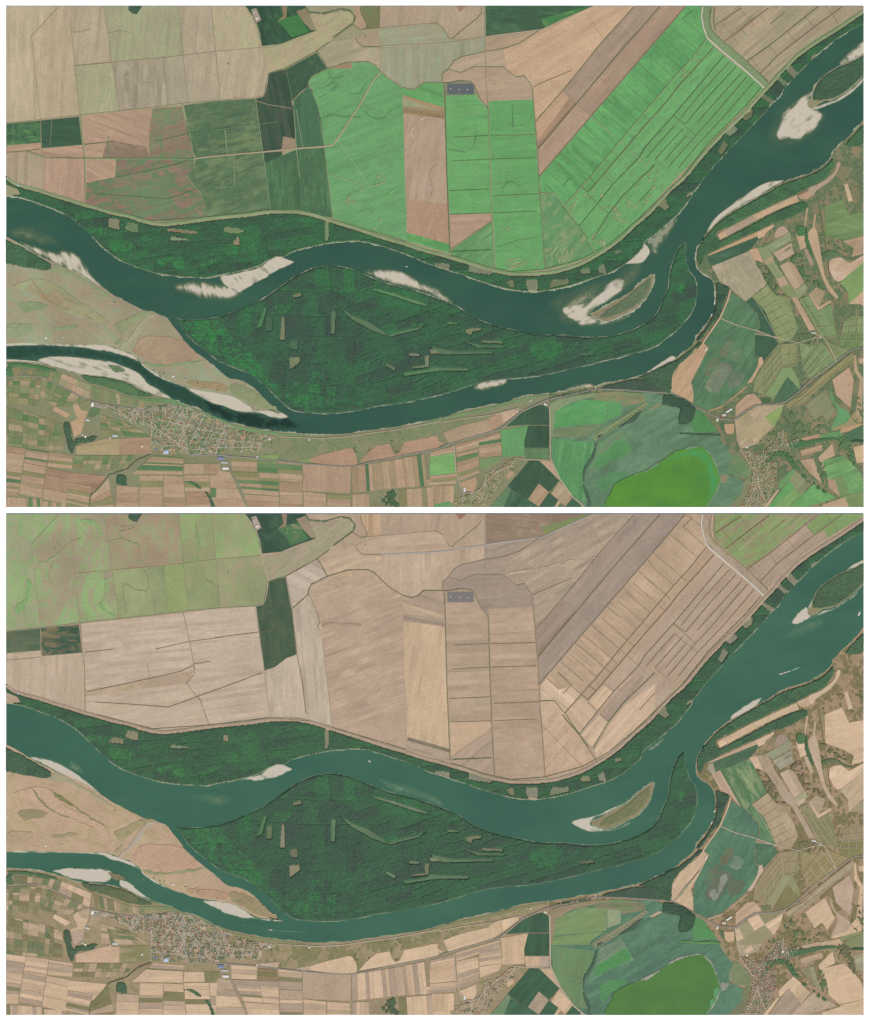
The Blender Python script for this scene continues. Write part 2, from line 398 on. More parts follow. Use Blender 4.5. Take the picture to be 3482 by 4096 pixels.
WEST_LAND = P("21:30,552 52,562 110,592 160,620 220,660 300,705 380,745 440,775 520,805 600,840 680,880 740,920 800,960 860,1000 930,1040 1000,1075 1070,1110 1130,1140 1200,1150 1250,1175 1310,1200 1350,1250 1390,1300 1430,1350 31:1440,40 1480,80 1520,120 1570,160 1640,215 1700,265 32:78,320 120,340 200,355 260,385 320,430 370,480 420,530 470,580 515,612 500,600 440,595 380,590 330,580 280,555 220,520 160,490 100,470 40,460 31:1686,450 1600,440 1500,420 1440,395 1360,370 1280,330 1200,285 1150,255 1120,225 1090,190 1050,160 1000,130 950,120 870,85 780,75 650,75 500,70 350,68 200,62 52,68 30,68")
ISLAND = P("21:1382,1200 1430,1215 1520,1215 1600,1210 1680,1200 22:30,1195 100,1170 170,1145 240,1115 310,1080 380,1050 430,1015 490,975 550,930 610,885 670,855 740,820 800,802 870,792 950,792 1020,805 1090,825 1160,855 1240,890 1320,920 1400,945 1480,965 1560,985 1640,1010 1700,1030 23:78,1055 130,1070 200,1100 260,1140 330,1185 400,1220 470,1245 560,1270 650,1290 740,1310 850,1330 960,1335 1060,1335 1150,1345 1250,1352 1340,1348 1430,1340 1520,1315 1600,1290 1680,1250 24:20,1235 70,1195 110,1140 140,1060 165,1010 190,940 190,890 195,840 210,790 225,740 240,700 270,650 310,610 322,602 320,640 318,690 325,740 340,800 360,850 390,880 405,930 412,980 405,1050 390,1110 360,1170 320,1220 280,1270 230,1315 180,1350 34:130,60 70,95 0,125 33:1640,135 1560,155 1480,180 1400,195 1330,212 1260,232 1180,250 1100,268 1020,288 940,305 860,320 780,330 700,338 620,345 540,352 460,360 400,375 330,395 260,418 180,445 100,465 0,490 32:1600,510 1500,530 1400,545 1300,555 1220,570 1130,592 1050,602 980,612 900,617 820,617 740,612 680,605 620,592 570,565 530,530 480,480 430,430 380,385 330,350 280,310 220,280 150,255 80,225 30,205 31:1686,180 1620,130 1560,85 1500,30 1470,0 21:1440,1285 1410,1240")
CRESCENT = P("23:1265,1175 1290,1155 1350,1125 1420,1085 1500,1040 1560,1005 1620,950 1680,905 1740,860 1757,870 1750,920 1730,985 1700,1040 1650,1090 1590,1140 1520,1175 1450,1205 1390,1225 1340,1215 1300,1200")
NE_ISLAND = P("14:1760,400 1721,425 1660,460 1600,490 1530,515 1460,555 1400,600 1350,650 1325,700 1310,760 1275,800 1290,845 1340,835 1400,795 1480,780 1560,735 1630,680 1690,620 1721,585 1760,560")
DIKE = P("21:30,80 52,95 110,140 200,170 300,195 420,235 540,270 660,310 760,335 880,372 1000,395 1100,430 1200,455 1290,465 1400,452 1500,440 1600,425 22:0,415 100,405 200,395 300,383 430,365 540,362 650,365 760,385 870,420 960,450 1060,480 1180,520 1300,560 1400,590 1480,612 1560,640 1660,672 23:80,697 170,725 260,750 350,780 430,808 520,828 620,848 720,853 850,850 980,835 1100,803 1200,765 1310,705 1400,648 1500,570 1600,475 1700,390 24:60,345 130,268 200,190 290,115 350,50 14:450,1215 540,1118 620,1035 700,965 790,875 860,798 935,712 990,655 1050,582 1120,512 1200,432 1280,372 1400,292 1520,218 1620,150 1725,78")
LAKE = P("33:1422,1372 1425,1230 1450,1170 1550,1115 1700,1060 34:0,1070 100,1010 170,960 270,905 400,875 450,880 510,930 550,1000 580,1100 590,1150 550,1250 480,1352 470,1380")

NORTH_FIELDS = """
11:30,30 470,30 250,285 320,940 30,968|bdad8c/b3a585:.4|a09c78/84a868:.55|r90|pale open field at the far north west corner
11:470,30 550,30 560,200 590,520 630,900 320,940 250,285|b9a889|a29474/84ab6b:.5|r88|narrow north western field with a slanting top corner
11:550,30 815,30 850,260 880,490 593,518 560,200|b4a589/a89c80:.4|a09274/88a868:.45|r85|north western field above the brown ditch bank
11:593,518 880,490 940,868 630,900|aba583/9aa075:.5|9c9072/84ab68:.5|r85|square north western field below the brown ditch bank
11:815,30 1405,30 1440,430 880,490 850,260|a5a07f/9aa077:.45|a08b6e/8f9c6a:.45|r85|broad north western field around the small dark grove
11:880,490 1285,455 1320,825 940,868|a59a81/b1a58a:.4|8f9a6b/98a06c:.5|r88|north western field crossed by an old meander scar
11:1285,455 1440,430 1480,805 1320,825|aca186|93a066/88a060:.5|r88|small upright north western field between two ditches
11:1405,30 1660,30 1695,405 1440,430|b0a388|9a9a72/86a868:.55|r86|north western field east of the grove at the top edge
11:1440,430 1695,405 1730,788 1480,805|b1a389|919c6a/a09472:.4|r86|north western field with a curved pale scar line
12:-26,30 230,30 290,120 330,210 355,300 365,375 9,405|b6a887/a8a57e:.4|9c9b70/86a867:.6|r80|pale field bounded east by the curving farm road
12:9,405 365,375 418,570 410,650 395,720 380,755 320,768 44,785|b6a58a/a6a17c:.4|949c6c/a69273:.5|r80|pale field with green blotches beside the farm road bend
11:1010,30 1130,30 1075,113 1040,105 1008,80|315c3e|3c5c42|-|
11:30,965 320,945 325,1118 30,1142|2f6240/4d8748:.5|48684a/746f52:.5|r175|dark green field at the west edge below pale fields
11:322,945 620,915 645,1135 330,1162|2b5c3d/46503a:.2|315c40/85765a:.6|r175|dark green field next to the north west corner road
11:640,908 1200,850 1172,1040 1175,1222 1140,1198 900,1108 665,1132|b3977d/a88c72:.3|-|r160|pinkish brown field touching the western pale fields
11:1200,850 1430,835 1470,1045 1530,1245 1175,1247 1172,1040|927c67/5f8355:.55|-|r20|brown field streaked with green beside the pinkish one
11:30,1145 320,1118 330,1225 215,1188 30,1195|b3967b|-|r10|
11:335,1165 645,1137 660,1240 380,1235 335,1222|b5977c|-|r170|
11:668,1140 835,1118 805,1238 670,1242|b3967c|-|r170|
11:835,1118 900,1108 1150,1150 1172,1222 1175,1247 805,1240|8d7a66/a58a71:.3|-|r160|
11:30,1198 210,1192 335,1236 21:345,195 110,140 30,80|af9b80/a3987a:.4|-|r88|pale brown field with fine upright rows at west edge
11:340,1240 662,1246 21:672,300 430,235 345,195|b3967d|-|r88|plain pinkish brown field above the western dike
11:675,1246 905,1248 21:905,98 680,150|b5987e/a88a70:.3|-|r150|
11:915,1248 1530,1252 1532,1300 21:1465,80 1540,180 1585,235 1640,405 1500,425 1290,445 1200,435 1000,385 880,350 675,300 680,150 905,98|97796a/4f7f50:.75|-|r15|brown field heavily overgrown with green streaks above the dike
11:1445,828 12:40,785 320,768 350,970 378,1190 0,1225 11:1535,1245 1470,1045|456d48/66804f:.5|-|r10|mid green field just south of the pale north west fields
11:1535,1250 12:0,1228 378,1195 395,1280 22:435,352 200,385 21:1640,405 1585,235 1540,180 1465,80 11:1532,1300|4a724a/6a8254:.5|-|r25|mid green field with pale right angled tracks above the dike
12:322,770 380,755 420,575 555,545 570,620 600,790 620,860 630,1040 640,1167 380,1193 350,970|2b5339/4b5440:.5|-|r100|very dark green field with a bare brown patch
12:385,1197 525,1187 530,1215 440,1265 388,1278|2b5538|-|r10|
12:535,1070 630,1087 642,1165 548,1172 530,1215 525,1187|a08970|-|-|
12:555,545 800,412 880,538 790,580 745,620 735,672 620,780 600,790 570,620|305c3d/456d48:.3|-|r60|dark green wedge field beneath the curving stream
12:620,782 735,677 768,710 775,760 805,830 825,900 840,970 860,1150 640,1165 630,1040 615,860|366c45|-|r95|upright dark green field west of the bright green one
12:395,1280 530,1218 640,1172 860,1157 885,1372 22:925,413 830,398 740,373 640,350 435,350|396b42/447a4a:.4|-|r92|dark green field with a dotted line of sprinkler spots
12:325,770 380,755 420,575 555,545 570,620 600,790 640,1150 560,1180 470,1250 388,1276|-|345a3a/4d5f42:.5|r95|dark green field standing alone among pale stubble
11:640,908 1445,828 1525,1270 1180,1342 21:680,150 11:650,1140|-|bda78c/c3ae94:.5|r5|large pale stubble field with a straight dark ditch
11:1445,828 12:40,785 320,768 388,1276 0,1412 11:1535,1270|-|bfaa90/b4a189:.4|r5|pale stubble field west of the lone dark green field
12:388,1278 470,1250 560,1182 645,1150 22:715,320 760,380 640,350 435,350|-|baa78e/c2ae93:.4|r92|pale stubble field directly south of the dark green field
12:555,545 800,412 880,538 790,580 745,620 735,672 620,780 600,790|-|bba890|r150|
12:605,795 735,677 768,710 775,760 805,830 825,900 840,970 860,1150 885,1372 22:925,413 760,380 715,320 12:690,1372 645,1150|-|b7a58c/bfab90:.4|r95|upright pale stubble strip west of the large tan field
11:30,1145 320,1118 335,1165 645,1137 662,1246 21:672,300 430,235 345,195 110,140 30,80|-|bda689/b7a188:.4|r88|pale stubble field at the west edge above the dike
11:670,1480 21:1464,80 1560,185 1640,405 1500,425 1290,445 1200,435 1000,385 880,350 675,300|-|bda78c/b6a289:.4|r8|pale stubble field lying along the western dike
12:740,640 760,600 880,540 1040,492 1200,487 1260,520 1300,565 1370,625 1470,690 1478,900 1490,1372 22:1505,592 1400,565 1180,505 1040,460 925,415 905,200 12:885,1372 860,1150 840,970 825,900 805,830 775,760 770,710 740,670|61a263/5b9560:.45|b39a7f/bda384:.4|r20|largest bright green field with a slanting pale track//large tan ploughed field beneath the winding stream
12:880,540 1040,492 1080,490 1078,538 990,540|a38b6b|bba17f|-|
12:820,400 920,330 1100,300 1150,370 1300,375 1310,555 1200,482 1040,488 885,530|a9a081/b3a288:.4|baa183/c2a788:.4|r20|grey green field north of the winding stream
12:1300,375 1764,352 13:430,300 425,402 250,448 190,478 145,540 100,580 100,645 12:1640,643 1590,688 1540,702 1470,683 1370,622 1310,558|a09c80/8f9c7c:.5|b9a084/c0a688:.4|r90|wide grey green field south of the paved road
12:1285,228 1700,188 13:60,192 110,222 130,270 165,308 230,318 0,342 12:1300,366 1285,300|a39d80/94a07e:.5|bba184|r3|grey green strip field just north of the paved road
12:1105,300 1280,235 1285,300 1300,368 1150,370|ad987d/8d9a6c:.3|b9a083|-|
12:1300,30 1764,30 13:395,30 410,100 380,140 240,240 180,305 150,298 110,222 65,190 0,185 12:1290,220|b09b81/a3987d:.4|b29a7f/a88f75:.4|r85|brownish field beside a hairpin stream at top edge
13:410,30 434,30 436,290 290,312 180,305 240,240 380,140|ab9b80|b59d80|-|
13:195,30 310,30 235,95|a2816a|9c745c|-|
12:1140,30 1300,30 1295,215 1190,230 1195,200 1160,140|807f59/6b7d4e:.4|b99b78/c2a07a:.4|r90|
12:1090,30 1132,30 1160,140 1190,205 1150,238 1085,195 1105,150|b0967a|b29a7e|-|
12:370,378 420,575 560,530 800,402 900,330 930,295 1080,185 1095,150 1085,100 1000,88 900,108 750,108 760,150 800,240 650,310 520,352 460,372|b1a381/a3a27a:.5|a6967a/8f9a6a:.45|r35|tan field enclosed by the looping stream
12:235,30 700,30 740,100 760,170 795,240 650,292 520,345 370,360 355,260 330,180 260,90|265237/2f6a3c:.4|2a5239/3a6243:.4|r110|dark green orchard block beside the small farmyard
12:490,170 560,140 680,110 690,180 740,240 700,262 600,295 545,215|2c7a3a|3d7344/a08a68:.3|-|
12:640,90 715,62 760,150 800,240 755,235 700,180|93886a|9b8a6e|-|
12:520,30 570,30 560,140 490,168 540,125|8f7f60|95806a|-|
12:285,75 325,65 365,155 330,178 310,150|a89684|ad9a88|-|
13:437,30 1310,30 1030,160 900,222 540,268 440,282|305f3d/3a6d44:.4|94806a/a08a72:.3|r175|dark green field at the top edge by paved road//dull brown field at the top edge by paved road
13:870,150 1300,30 1030,158 905,215|2f7a3c/5c8f48:.3|7f8f55/947f60:.3|-|
13:580,390 700,345 850,250 1050,162 1310,30 1625,30 1360,320 1200,520 1040,715 830,960 805,690 790,650 745,595 680,605 650,590 595,540 590,450|c7a988/c0a081:.5|a8947c/b39d81:.4|r30|large orange tan field shaped like a fan
13:436,300 880,237 700,343 580,385 436,403|ae987c|a3907a|r20|
13:190,480 250,450 436,405 580,390 592,460 597,540 570,523 350,523 240,570 150,545|b49e84/aa9a84:.3|a3907b|r15|tan field between two thin stream lines
13:100,582 150,547 240,573 350,527 570,527 650,592 680,607 745,597 800,680 808,780 460,792 440,825 400,775 350,672 320,642 240,634 105,650|b39b80/a8937c:.3|a08d78|r5|tan field wrapped around the solar park
13:1625,30 1826,30 1690,185 1150,810 1040,715 1360,320|a48f79/ad9680:.3|a08d79|r48|upper grey brown strip field running diagonally
13:1040,715 1150,812 842,1180 832,960|bf9f80|9f8b76|r48|lower tan strip field running diagonally
13:1095,765 1150,812 842,1180 840,1110|a68a70|9d8974|r48|
13:1826,30 2026,30 1266,910 1150,815 1690,185|a88f78/9f866f:.3|a18e7a|r48|long brown strip field beside the bright green fields
13:1150,817 1262,912 870,1372 23:862,92 13:850,1230 845,1182|b0967d|a18e79|r48|short brown strip field pointing south to the green fields
13:2026,30 14:458,30 442,130 460,230 488,300 350,480 225,615 110,750 0,880 13:1490,1110 1300,1340 23:1180,180 1060,318 980,222 870,222 862,92 13:870,1372 1265,915|4f9a58/5aa75e:.6|b3987a/bca082:.5|r140|bright green ditched field along the brown diagonal strips//tan ditched field along the grey diagonal strips
14:488,302 540,365 410,520 280,660 180,790 0,990 13:1550,1150 1380,1350 23:1360,80 1240,215 1190,180 13:1300,1342 1490,1112 14:0,882 110,752 225,617 350,482|5fa75f/548f58:.4|b29779|r48|narrow bright green strip between two diagonal tracks//narrow tan strip between two diagonal tracks
14:541,367 935,690 900,722 800,832 640,982 500,1132 400,1242 290,1350 24:240,105 130,230 60,310 0,370 23:1540,530 1400,640 1305,690 1240,600 1120,430 1060,320 1190,182 1240,216 1360,82 13:1380,1352 1550,1152 14:0,992 180,792 280,662 410,522|62a862/5c9a5d:.5|b39a7f/ac967d:.5|r48|bright green ditched field between track and river dike//tan ditched field between track and river dike
13:120,745 350,736 400,802 455,852 470,1372 23:485,380 160,390 13:135,1372|5ea65f/679a60:.35|ae977b/b59c7f:.4|r3|bright green upright field below the solar park//tan upright field below the solar park
13:462,792 808,780 820,950 850,1372 23:862,92 862,215 880,420 905,815 780,837 640,840 520,806 505,480 492,380 13:482,1372|5aa35d/5c955a:.4|b0967a/b79d80:.4|r3|tall bright green field south of the tan fields//tall tan field reaching down to the dike
12:1472,690 1540,707 1590,692 1640,648 13:105,655 115,870 12:1475,750|59a05a|ab947b|r160|
12:1475,745 13:110,842 114,878 12:1475,765|a88f6b|bfa283|-|
12:1475,830 1800,876 13:114,940 12:1764,925 1480,890|9b8765|a8937c|r170|
12:1480,890 1764,925 13:115,940 130,1372 23:140,302 22:1510,277 12:1490,1372|b59c82/ab9781:.5|c7aa87/bfa284:.3|r80|tan upright field with a winding pale scar//light tan upright field between two darker fields
22:1510,277 1825,302 23:155,622 22:1505,527|ae8f75/a5876e:.4|c6a986|r80|orange brown field near the dike
22:1505,530 1842,622 1844,690 1764,668 1505,595|4f9a55/62a85c:.4|ac957d|r165|
22:1510,502 1848,598 1848,628 1510,532|-|857a66|-|
23:160,390 482,380 487,440 165,662|ae937b/b3987d:.3|c4a684/bb9f80:.5|r3|brown triangle field near the bend of the dike
23:165,672 490,443 500,480 518,800 430,792 350,770 165,708|5a955a/6aa061:.4|ae977d|r40|
23:868,225 975,222 1060,320 1170,480 1305,690 1200,738 1050,792 907,815 880,420|58935b/8f9c6a:.35|bfa182/c7aa8a:.4|r50|green triangle field with sandy streaks near the dike//pale tan triangle field near the dike
23:868,102 915,47 1010,132 1105,105 1180,165 1060,316 980,221 870,221|-|d0b391|r140|
23:1072,310 1190,187 1310,300 1180,478|-|ceb08f/c6a888:.4|r130|
23:1187,486 1332,327 1405,397 1282,590|-|ceb08e|r48|
23:1247,222 1362,92 1440,152 1316,296|-|c8aa88|r48|
23:1292,602 1412,402 1530,257 24:80,80 80,290 23:1640,425 1400,638 1306,680|-|cdaf8e/c5a788:.4|r48|
23:1340,320 1440,190 1600,30 1690,20 1640,100 1500,260 1405,385|-|a8917a|r48|
23:1320,300 1440,160 1560,20 1600,27 1430,202 1340,318|-|c0a283|r48|
21:1530,-25 1565,-12 22:388,-18 435,350 200,385 21:1640,405 1560,185 1465,80|-|bda78c/b6a289:.4|r8|
14:545,30 1370,30 805,480 630,325 550,262 542,180|a59a7c/b09a7e:.5|84a060/97846a:.6|r40|grey tan ditched field in the north east corner//half green half brown field in the north east corner
14:1370,30 1740,30 1725,72 1520,190 1240,360 1040,572 965,627 910,577 808,482|ab9a80/a0997a:.5|ac957c/a08c75:.4|r38|grey tan strip of small plots beside the north east dike
14:1372,50 1721,30 1721,60 1525,180 1440,235 1405,180 1325,215 1265,140|-|829f60/77985c:.5|-|
14:460,30 528,30 507,150 522,232 552,272 912,582 968,652 932,688 490,298 447,150|7c9465/6f8c5b:.4|a8937a/8d8a64:.3|r130|
"""

SOUTH_EAST_FIELDS = """
24:570,545 625,510 650,555 590,585|c3a283|ccae8b|r28|
24:627,509 840,397 872,434 652,554|a9957f/b39d85:.4|c9ab88|r28|greyish section of the narrow field beside the eastern woods
24:842,396 1190,235 1210,285 1040,350 874,433|c3a686|c7ab89|r26|long tan strip field beside the eastern woods
24:1192,230 1280,190 1305,245 1270,270 1215,265|b8967a|c1a382|-|
24:1195,228 1280,190 1283,205 1200,243|8a6f5c|c1a382|-|
24:1285,185 1380,140 1480,60 1500,10 1510,-20 1530,-20 1525,20 1470,110 1350,200 1310,245|b19a83|cdb18e|s|
24:495,715 680,645 885,562 890,585 830,665 530,795 495,750|2f5f41/37684a:.4|3b6646/54784f:.4|r22|dark green strip field pointing at the river narrows
24:500,700 650,630 870,530 880,560 680,640 500,712|c0a07c|c0a283|-|
24:495,720 535,708 555,780 530,795 495,760|-|a39a80|-|
24:870,530 1010,465 1015,480 950,530 940,555 890,580|c5a583|d4b592|-|
24:1020,545 1040,500 1080,480 1110,500 1120,530 1030,575|b59e86|a08c75|s|
24:525,795 830,670 960,935 840,1030 790,1072 670,965 590,910|a39a7e/b5a58a:.5|4c7a4e/8c9a6c:.5|r118|large grey green field above the river bend//dark green field with pale streaks above the river bend
24:525,795 590,765 745,1035 670,965 590,910|-|c0a285|r118|
24:820,665 880,650 930,765 865,745|c7a483|d1b18e|-|
24:880,650 940,640 980,665 1015,760 1095,880 1030,890 930,750|839363/96986c:.4|ac967b|r118|
24:930,755 1000,710 1015,760 945,782|ae9a7b|ac967b|-|
24:1030,890 1095,877 1125,935 1060,960|b39a82|ae987d|-|
24:1060,960 1135,930 1185,1012 1190,1042 1130,1047|86935f|b09a80|-|
24:940,640 1140,525 1145,592 1000,690 980,660|87946a/939a72:.4|96967a|r25|
24:1005,690 1147,613 1168,695 1060,760|b7a087|a39a80|r25|
24:1095,665 1145,635 1150,650 1100,680|7d8260|82806a|-|
24:1060,790 1125,755 1170,780 1250,920 1175,985|b69f82|bca487|r120|
24:1175,990 1252,922 1277,960 1255,1010 1200,1050|8d9469|9f9a74|r30|
24:1190,1012 1257,975 1255,1010 1205,1048|8d9469|bda486|-|
24:1150,1040 1190,1035 1335,1290 1290,1302|bda283|af997e|r120|long narrow tan field running down to the eastern farm
24:1210,1050 1280,1025 1360,1140 1460,1095 1505,1355 1388,1352 1325,1250|6d8b57/7d9460:.4|8b8762/969069:.4|r120|green vineyard block east of the long narrow tan field
24:1285,1015 1345,960 1385,985 1330,1065 1365,1110 1455,1060 1465,1075 1360,1140|c0a483|cdae8c|-|
24:1290,1010 1350,965 1420,990 1366,1108 1330,1060|a69474|ab987a|-|
24:1280,570 1300,505 1345,510 1380,690 1410,860 1450,940 1512,1030 1500,1045 1440,985 1400,900 1350,760|bfa383|bda386|s|winding tan field along the eastern valley
24:1185,540 1195,540 1200,560 1250,550 1270,645 1220,665|c0a584|ceb08e|-|
24:1245,660 1280,655 1325,780 1300,795|a5907a|b7a084|-|
24:1268,335 1282,335 1250,545 1240,545|b9a07c|c2a686|-|
24:1330,380 1345,385 1330,500 1315,500|b59c7c|bda384|-|
24:1410,330 1545,270 1600,390 1740,365 1740,550 1560,600 1415,550|66884f/73925a:.4|ceb08d/c7a886:.4|r10|mid green field at the east edge by bushy slopes//pale tan field at the east edge by bushy slopes
24:1560,150 1590,145 1635,295 1600,300|ccb08e|c9ad8b|-|
24:1550,600 1740,548 1740,690 1620,720 1640,650|b59a7c|d1b28e|r15|
24:1445,770 1455,745 1480,730 1540,725 1600,770 1740,695 1740,740 1540,910 1510,915 1480,890 1445,820|bda386/c9b49c:.3|d1b390|r40|
24:1530,925 1740,735 1740,960 1600,1090 1590,990|7e9f5e/6f9455:.4|bfa483/a8a07a:.3|r45|light green wedge field at the east edge
24:1600,1090 1740,960 1740,1130 1690,1090|bfa283|9f8f70|-|
24:1525,1372 1560,1220 1640,1185 1740,1190 1740,1400 34:1720,70 1690,90 1600,120 1530,80|7b905c/86985f:.4|9a8b68|r100|olive vineyard block at the east edge
24:840,1030 960,940 1030,1020 1130,1050 1200,1280 1150,1372 34:1050,60 1030,0 24:940,1140|83935d/8f9a68:.4|a69270/b09b7a:.4|r120|olive vineyard with pale grid lines above the eastern farm
24:795,1072 838,1035 940,1140 1035,1355 895,1305 905,1240 890,1170|2d6042/3a6d4a:.3|4f7d52/6a8f62:.4|r115|dark green curved field west of the olive vineyard
34:865,0 1000,10 1045,70 925,212 895,170 865,170|2d5f40|3d6c4a/4f7a55:.4|r45|dark green field at the foot of the olive vineyard
24:680,1005 790,1072 893,1190 895,1305 875,1310 34:860,30 860,170 895,180 920,215 840,350 800,385 700,470 600,550 490,592 390,550 370,430 400,280 510,100 470,70 24:470,1372 590,1190|46764e/4f8257:.5|457558/50825c:.5|r60|green reed marsh east of the river bend
34:640,50 690,35 700,70 640,165 590,150|7b6b56/5f7a55:.5|7b6852/5f7a55:.4|m|
34:500,220 560,165 580,200 530,290 470,310|78694f/587a52:.5|75604c/557a55:.4|m|
34:590,220 690,250 640,330 570,450 500,440 480,400 530,300|7f7d66/98977c:.5|75685a/5d7458:.4|m|
34:640,370 700,290 780,310 760,370 680,420|6f7a60/8a8a70:.4|6f6a58/587a58:.4|m|
34:680,150 720,100 770,140 740,210 680,190|66805a/85907a:.4|9aa090/5f7a60:.5|m|
34:500,400 545,365 560,400 600,270 650,250 620,330 560,450 520,430|7f846c|a09a8c|m|
34:460,65 500,100 440,220 360,370 380,440 380,530 300,490 215,450 210,370 240,290 300,210 400,130|c0a07e/b9987a:.4|c7aa87|r55|tan field curving inside the dike west of the marsh
34:430,220 455,180 300,400 240,460 225,450 320,330|-|a29878|-|
34:490,595 620,550 700,480 800,400 790,420 690,500 600,570 500,602|b59772|b89a7a|-|
34:895,180 920,170 930,215 900,260 840,370 800,382 850,310 885,245|c0a080|cbb094|-|
34:935,222 1047,78 1070,70 1200,60 1195,240 1080,250 1000,380 930,470 850,440 860,360|858f5e/928f64:.4|9b8b67/8a8a5e:.4|r50|olive vineyard between marsh and eastern country road
34:1210,60 1330,90 1380,50 1500,205 1300,352 1240,250|78925f/84945f:.4|93885f/a0916c:.4|r50|olive field north of the eastern country road
34:1075,260 1150,250 1210,360 1215,430 1120,325 1010,500 940,470 1020,360|7a9660/6d8c58:.4|94906a|r60|
34:1400,40 1600,122 1500,205|83925d|98895f|-|
34:1500,-10 1740,-10 1690,90 1620,125 1530,80|6a8750|8a855c|r60|
34:1100,540 1240,470 1450,270 1620,140 1655,190 1480,322 1390,400 1260,512 1130,585|908a61/98906a:.4|a39372|r35|
34:1000,532 1120,325 1215,430 1130,510|3f6c47/4c7850:.3|857c56/6d7a50:.3|r55|dark green triangle field beside the country road//brown triangle field beside the country road
34:905,492 990,492 992,532 920,535|3f6a45|6f7550|-|
34:800,470 860,460 920,535 850,550 710,655 712,550|bb9e80|c1a282|r40|
34:705,672 880,556 1090,545 1000,722 930,790 880,855 760,890 720,820|af9f7d/b9a584:.5|a8987a|r35|large tan field below the country road
34:940,640 1087,550 1060,640 1012,722|86a25c|cfb08c|r35|
34:805,600 885,560 942,640 862,690|ae987e|cfb08d|r35|
34:890,560 1080,550 942,637|b3a080|948d6c|-|
34:740,670 805,602 860,690 772,745|a59a76|a29772|-|
34:710,682 740,672 775,750 722,772|b3a080|ccae8a|-|
34:730,800 860,695 940,650 1005,725 930,790 860,800|b0a07d|978c69|-|
34:775,850 830,800 855,840 800,868|b09a7c|d0b18f|-|
34:620,700 700,695 700,765 655,780 630,760|b99878|cba985|-|
34:920,1360 1040,1210 1056,1216 955,1360|bba487|cfb08c|-|
34:960,1360 1130,1140 1172,1190 1010,1360|5da35b/6ba760:.4|ab957b|r48|bright green strip field south of the eastern village//grey brown field south of the eastern village
34:1010,1360 1172,1192 1228,1260 1140,1360|74a05c|a9937a|r48|
34:1130,1140 1180,1060 1300,1170 1228,1260|8d9066/7f9a62:.4|cbad89|r48|
34:1050,1180 1060,1150 1160,1050 1180,1062 1130,1138 1060,1205|62965a|ccae8a|s|
34:1140,1360 1228,1262 1320,1170 1505,1277 1270,1348|5fa05a/6ba662:.4|b7a084|r30|green arrow shaped field south east of the village//tan arrow shaped field south east of the village
34:1395,985 1560,945 1620,1000 1690,1080 1740,1220 1530,1266 1490,1130 1432,1130|62975a/6fa35e:.5|ceaf8b/c5a685:.4|r20|large green field near the south east corner//large tan field near the south east corner
34:1490,1125 1545,1100 1600,1200 1590,1250 1530,1265|6d8f56|cbac88|-|
34:1360,960 1470,850 1492,945 1395,987 1432,1130 1410,1100|bfa484|cfb08c|-|
34:1220,985 1320,965 1390,1165 1290,1080|bfa383|989272|r110|
34:1220,905 1390,860 1392,905 1230,950|b59a7b|b89d7e|r15|
34:1635,880 1740,855 1740,995 1660,1005|cbae8a|9f9776|r15|
34:1432,1130 1490,1130 1532,1272 1440,1190|b0977b|cdae8a|-|
34:1530,1272 1740,1222 1740,1372 1600,1372|789359|cbac88|r20|
34:1390,1330 1570,1272 1612,1372 1390,1372|b39a7d|cfb18e|-|
34:1375,780 1530,750 1560,800 1380,832|599059|bda07e|r10|
34:1230,808 1370,775 1380,815 1250,857|b5977a|bca081|r15|
34:1530,770 1540,722 1740,688 1600,755|bb9c78|869060|-|
34:1560,792 1600,757 1740,695 1740,820 1620,832|42714a|82875a|-|
34:1450,390 1462,440 1500,540 1590,600 1602,670 1470,750 1465,720 1512,600 1462,500|55955c|b39c80|s|
34:1470,350 1600,255 1637,350 1612,570 1580,545 1500,470|b99d80|baa085|-|
34:1640,160 1652,155 1668,270 1710,340 1700,680 1580,690 1650,640 1685,350 1640,280|b09a79|cdae8a|-|
34:1580,690 1650,600 1700,690 1480,752 1470,730|9f9069|ccad88|-|
34:1675,185 1740,175 1740,228 1680,222|b9a083|cbab87|-|
34:1258,545 1410,430 1490,590 1430,685 1390,622 1330,672|848a62/8f8a68:.4|cdae8b|r40|olive field among scrub in the south east//pale tan field among scrub in the south east
"""

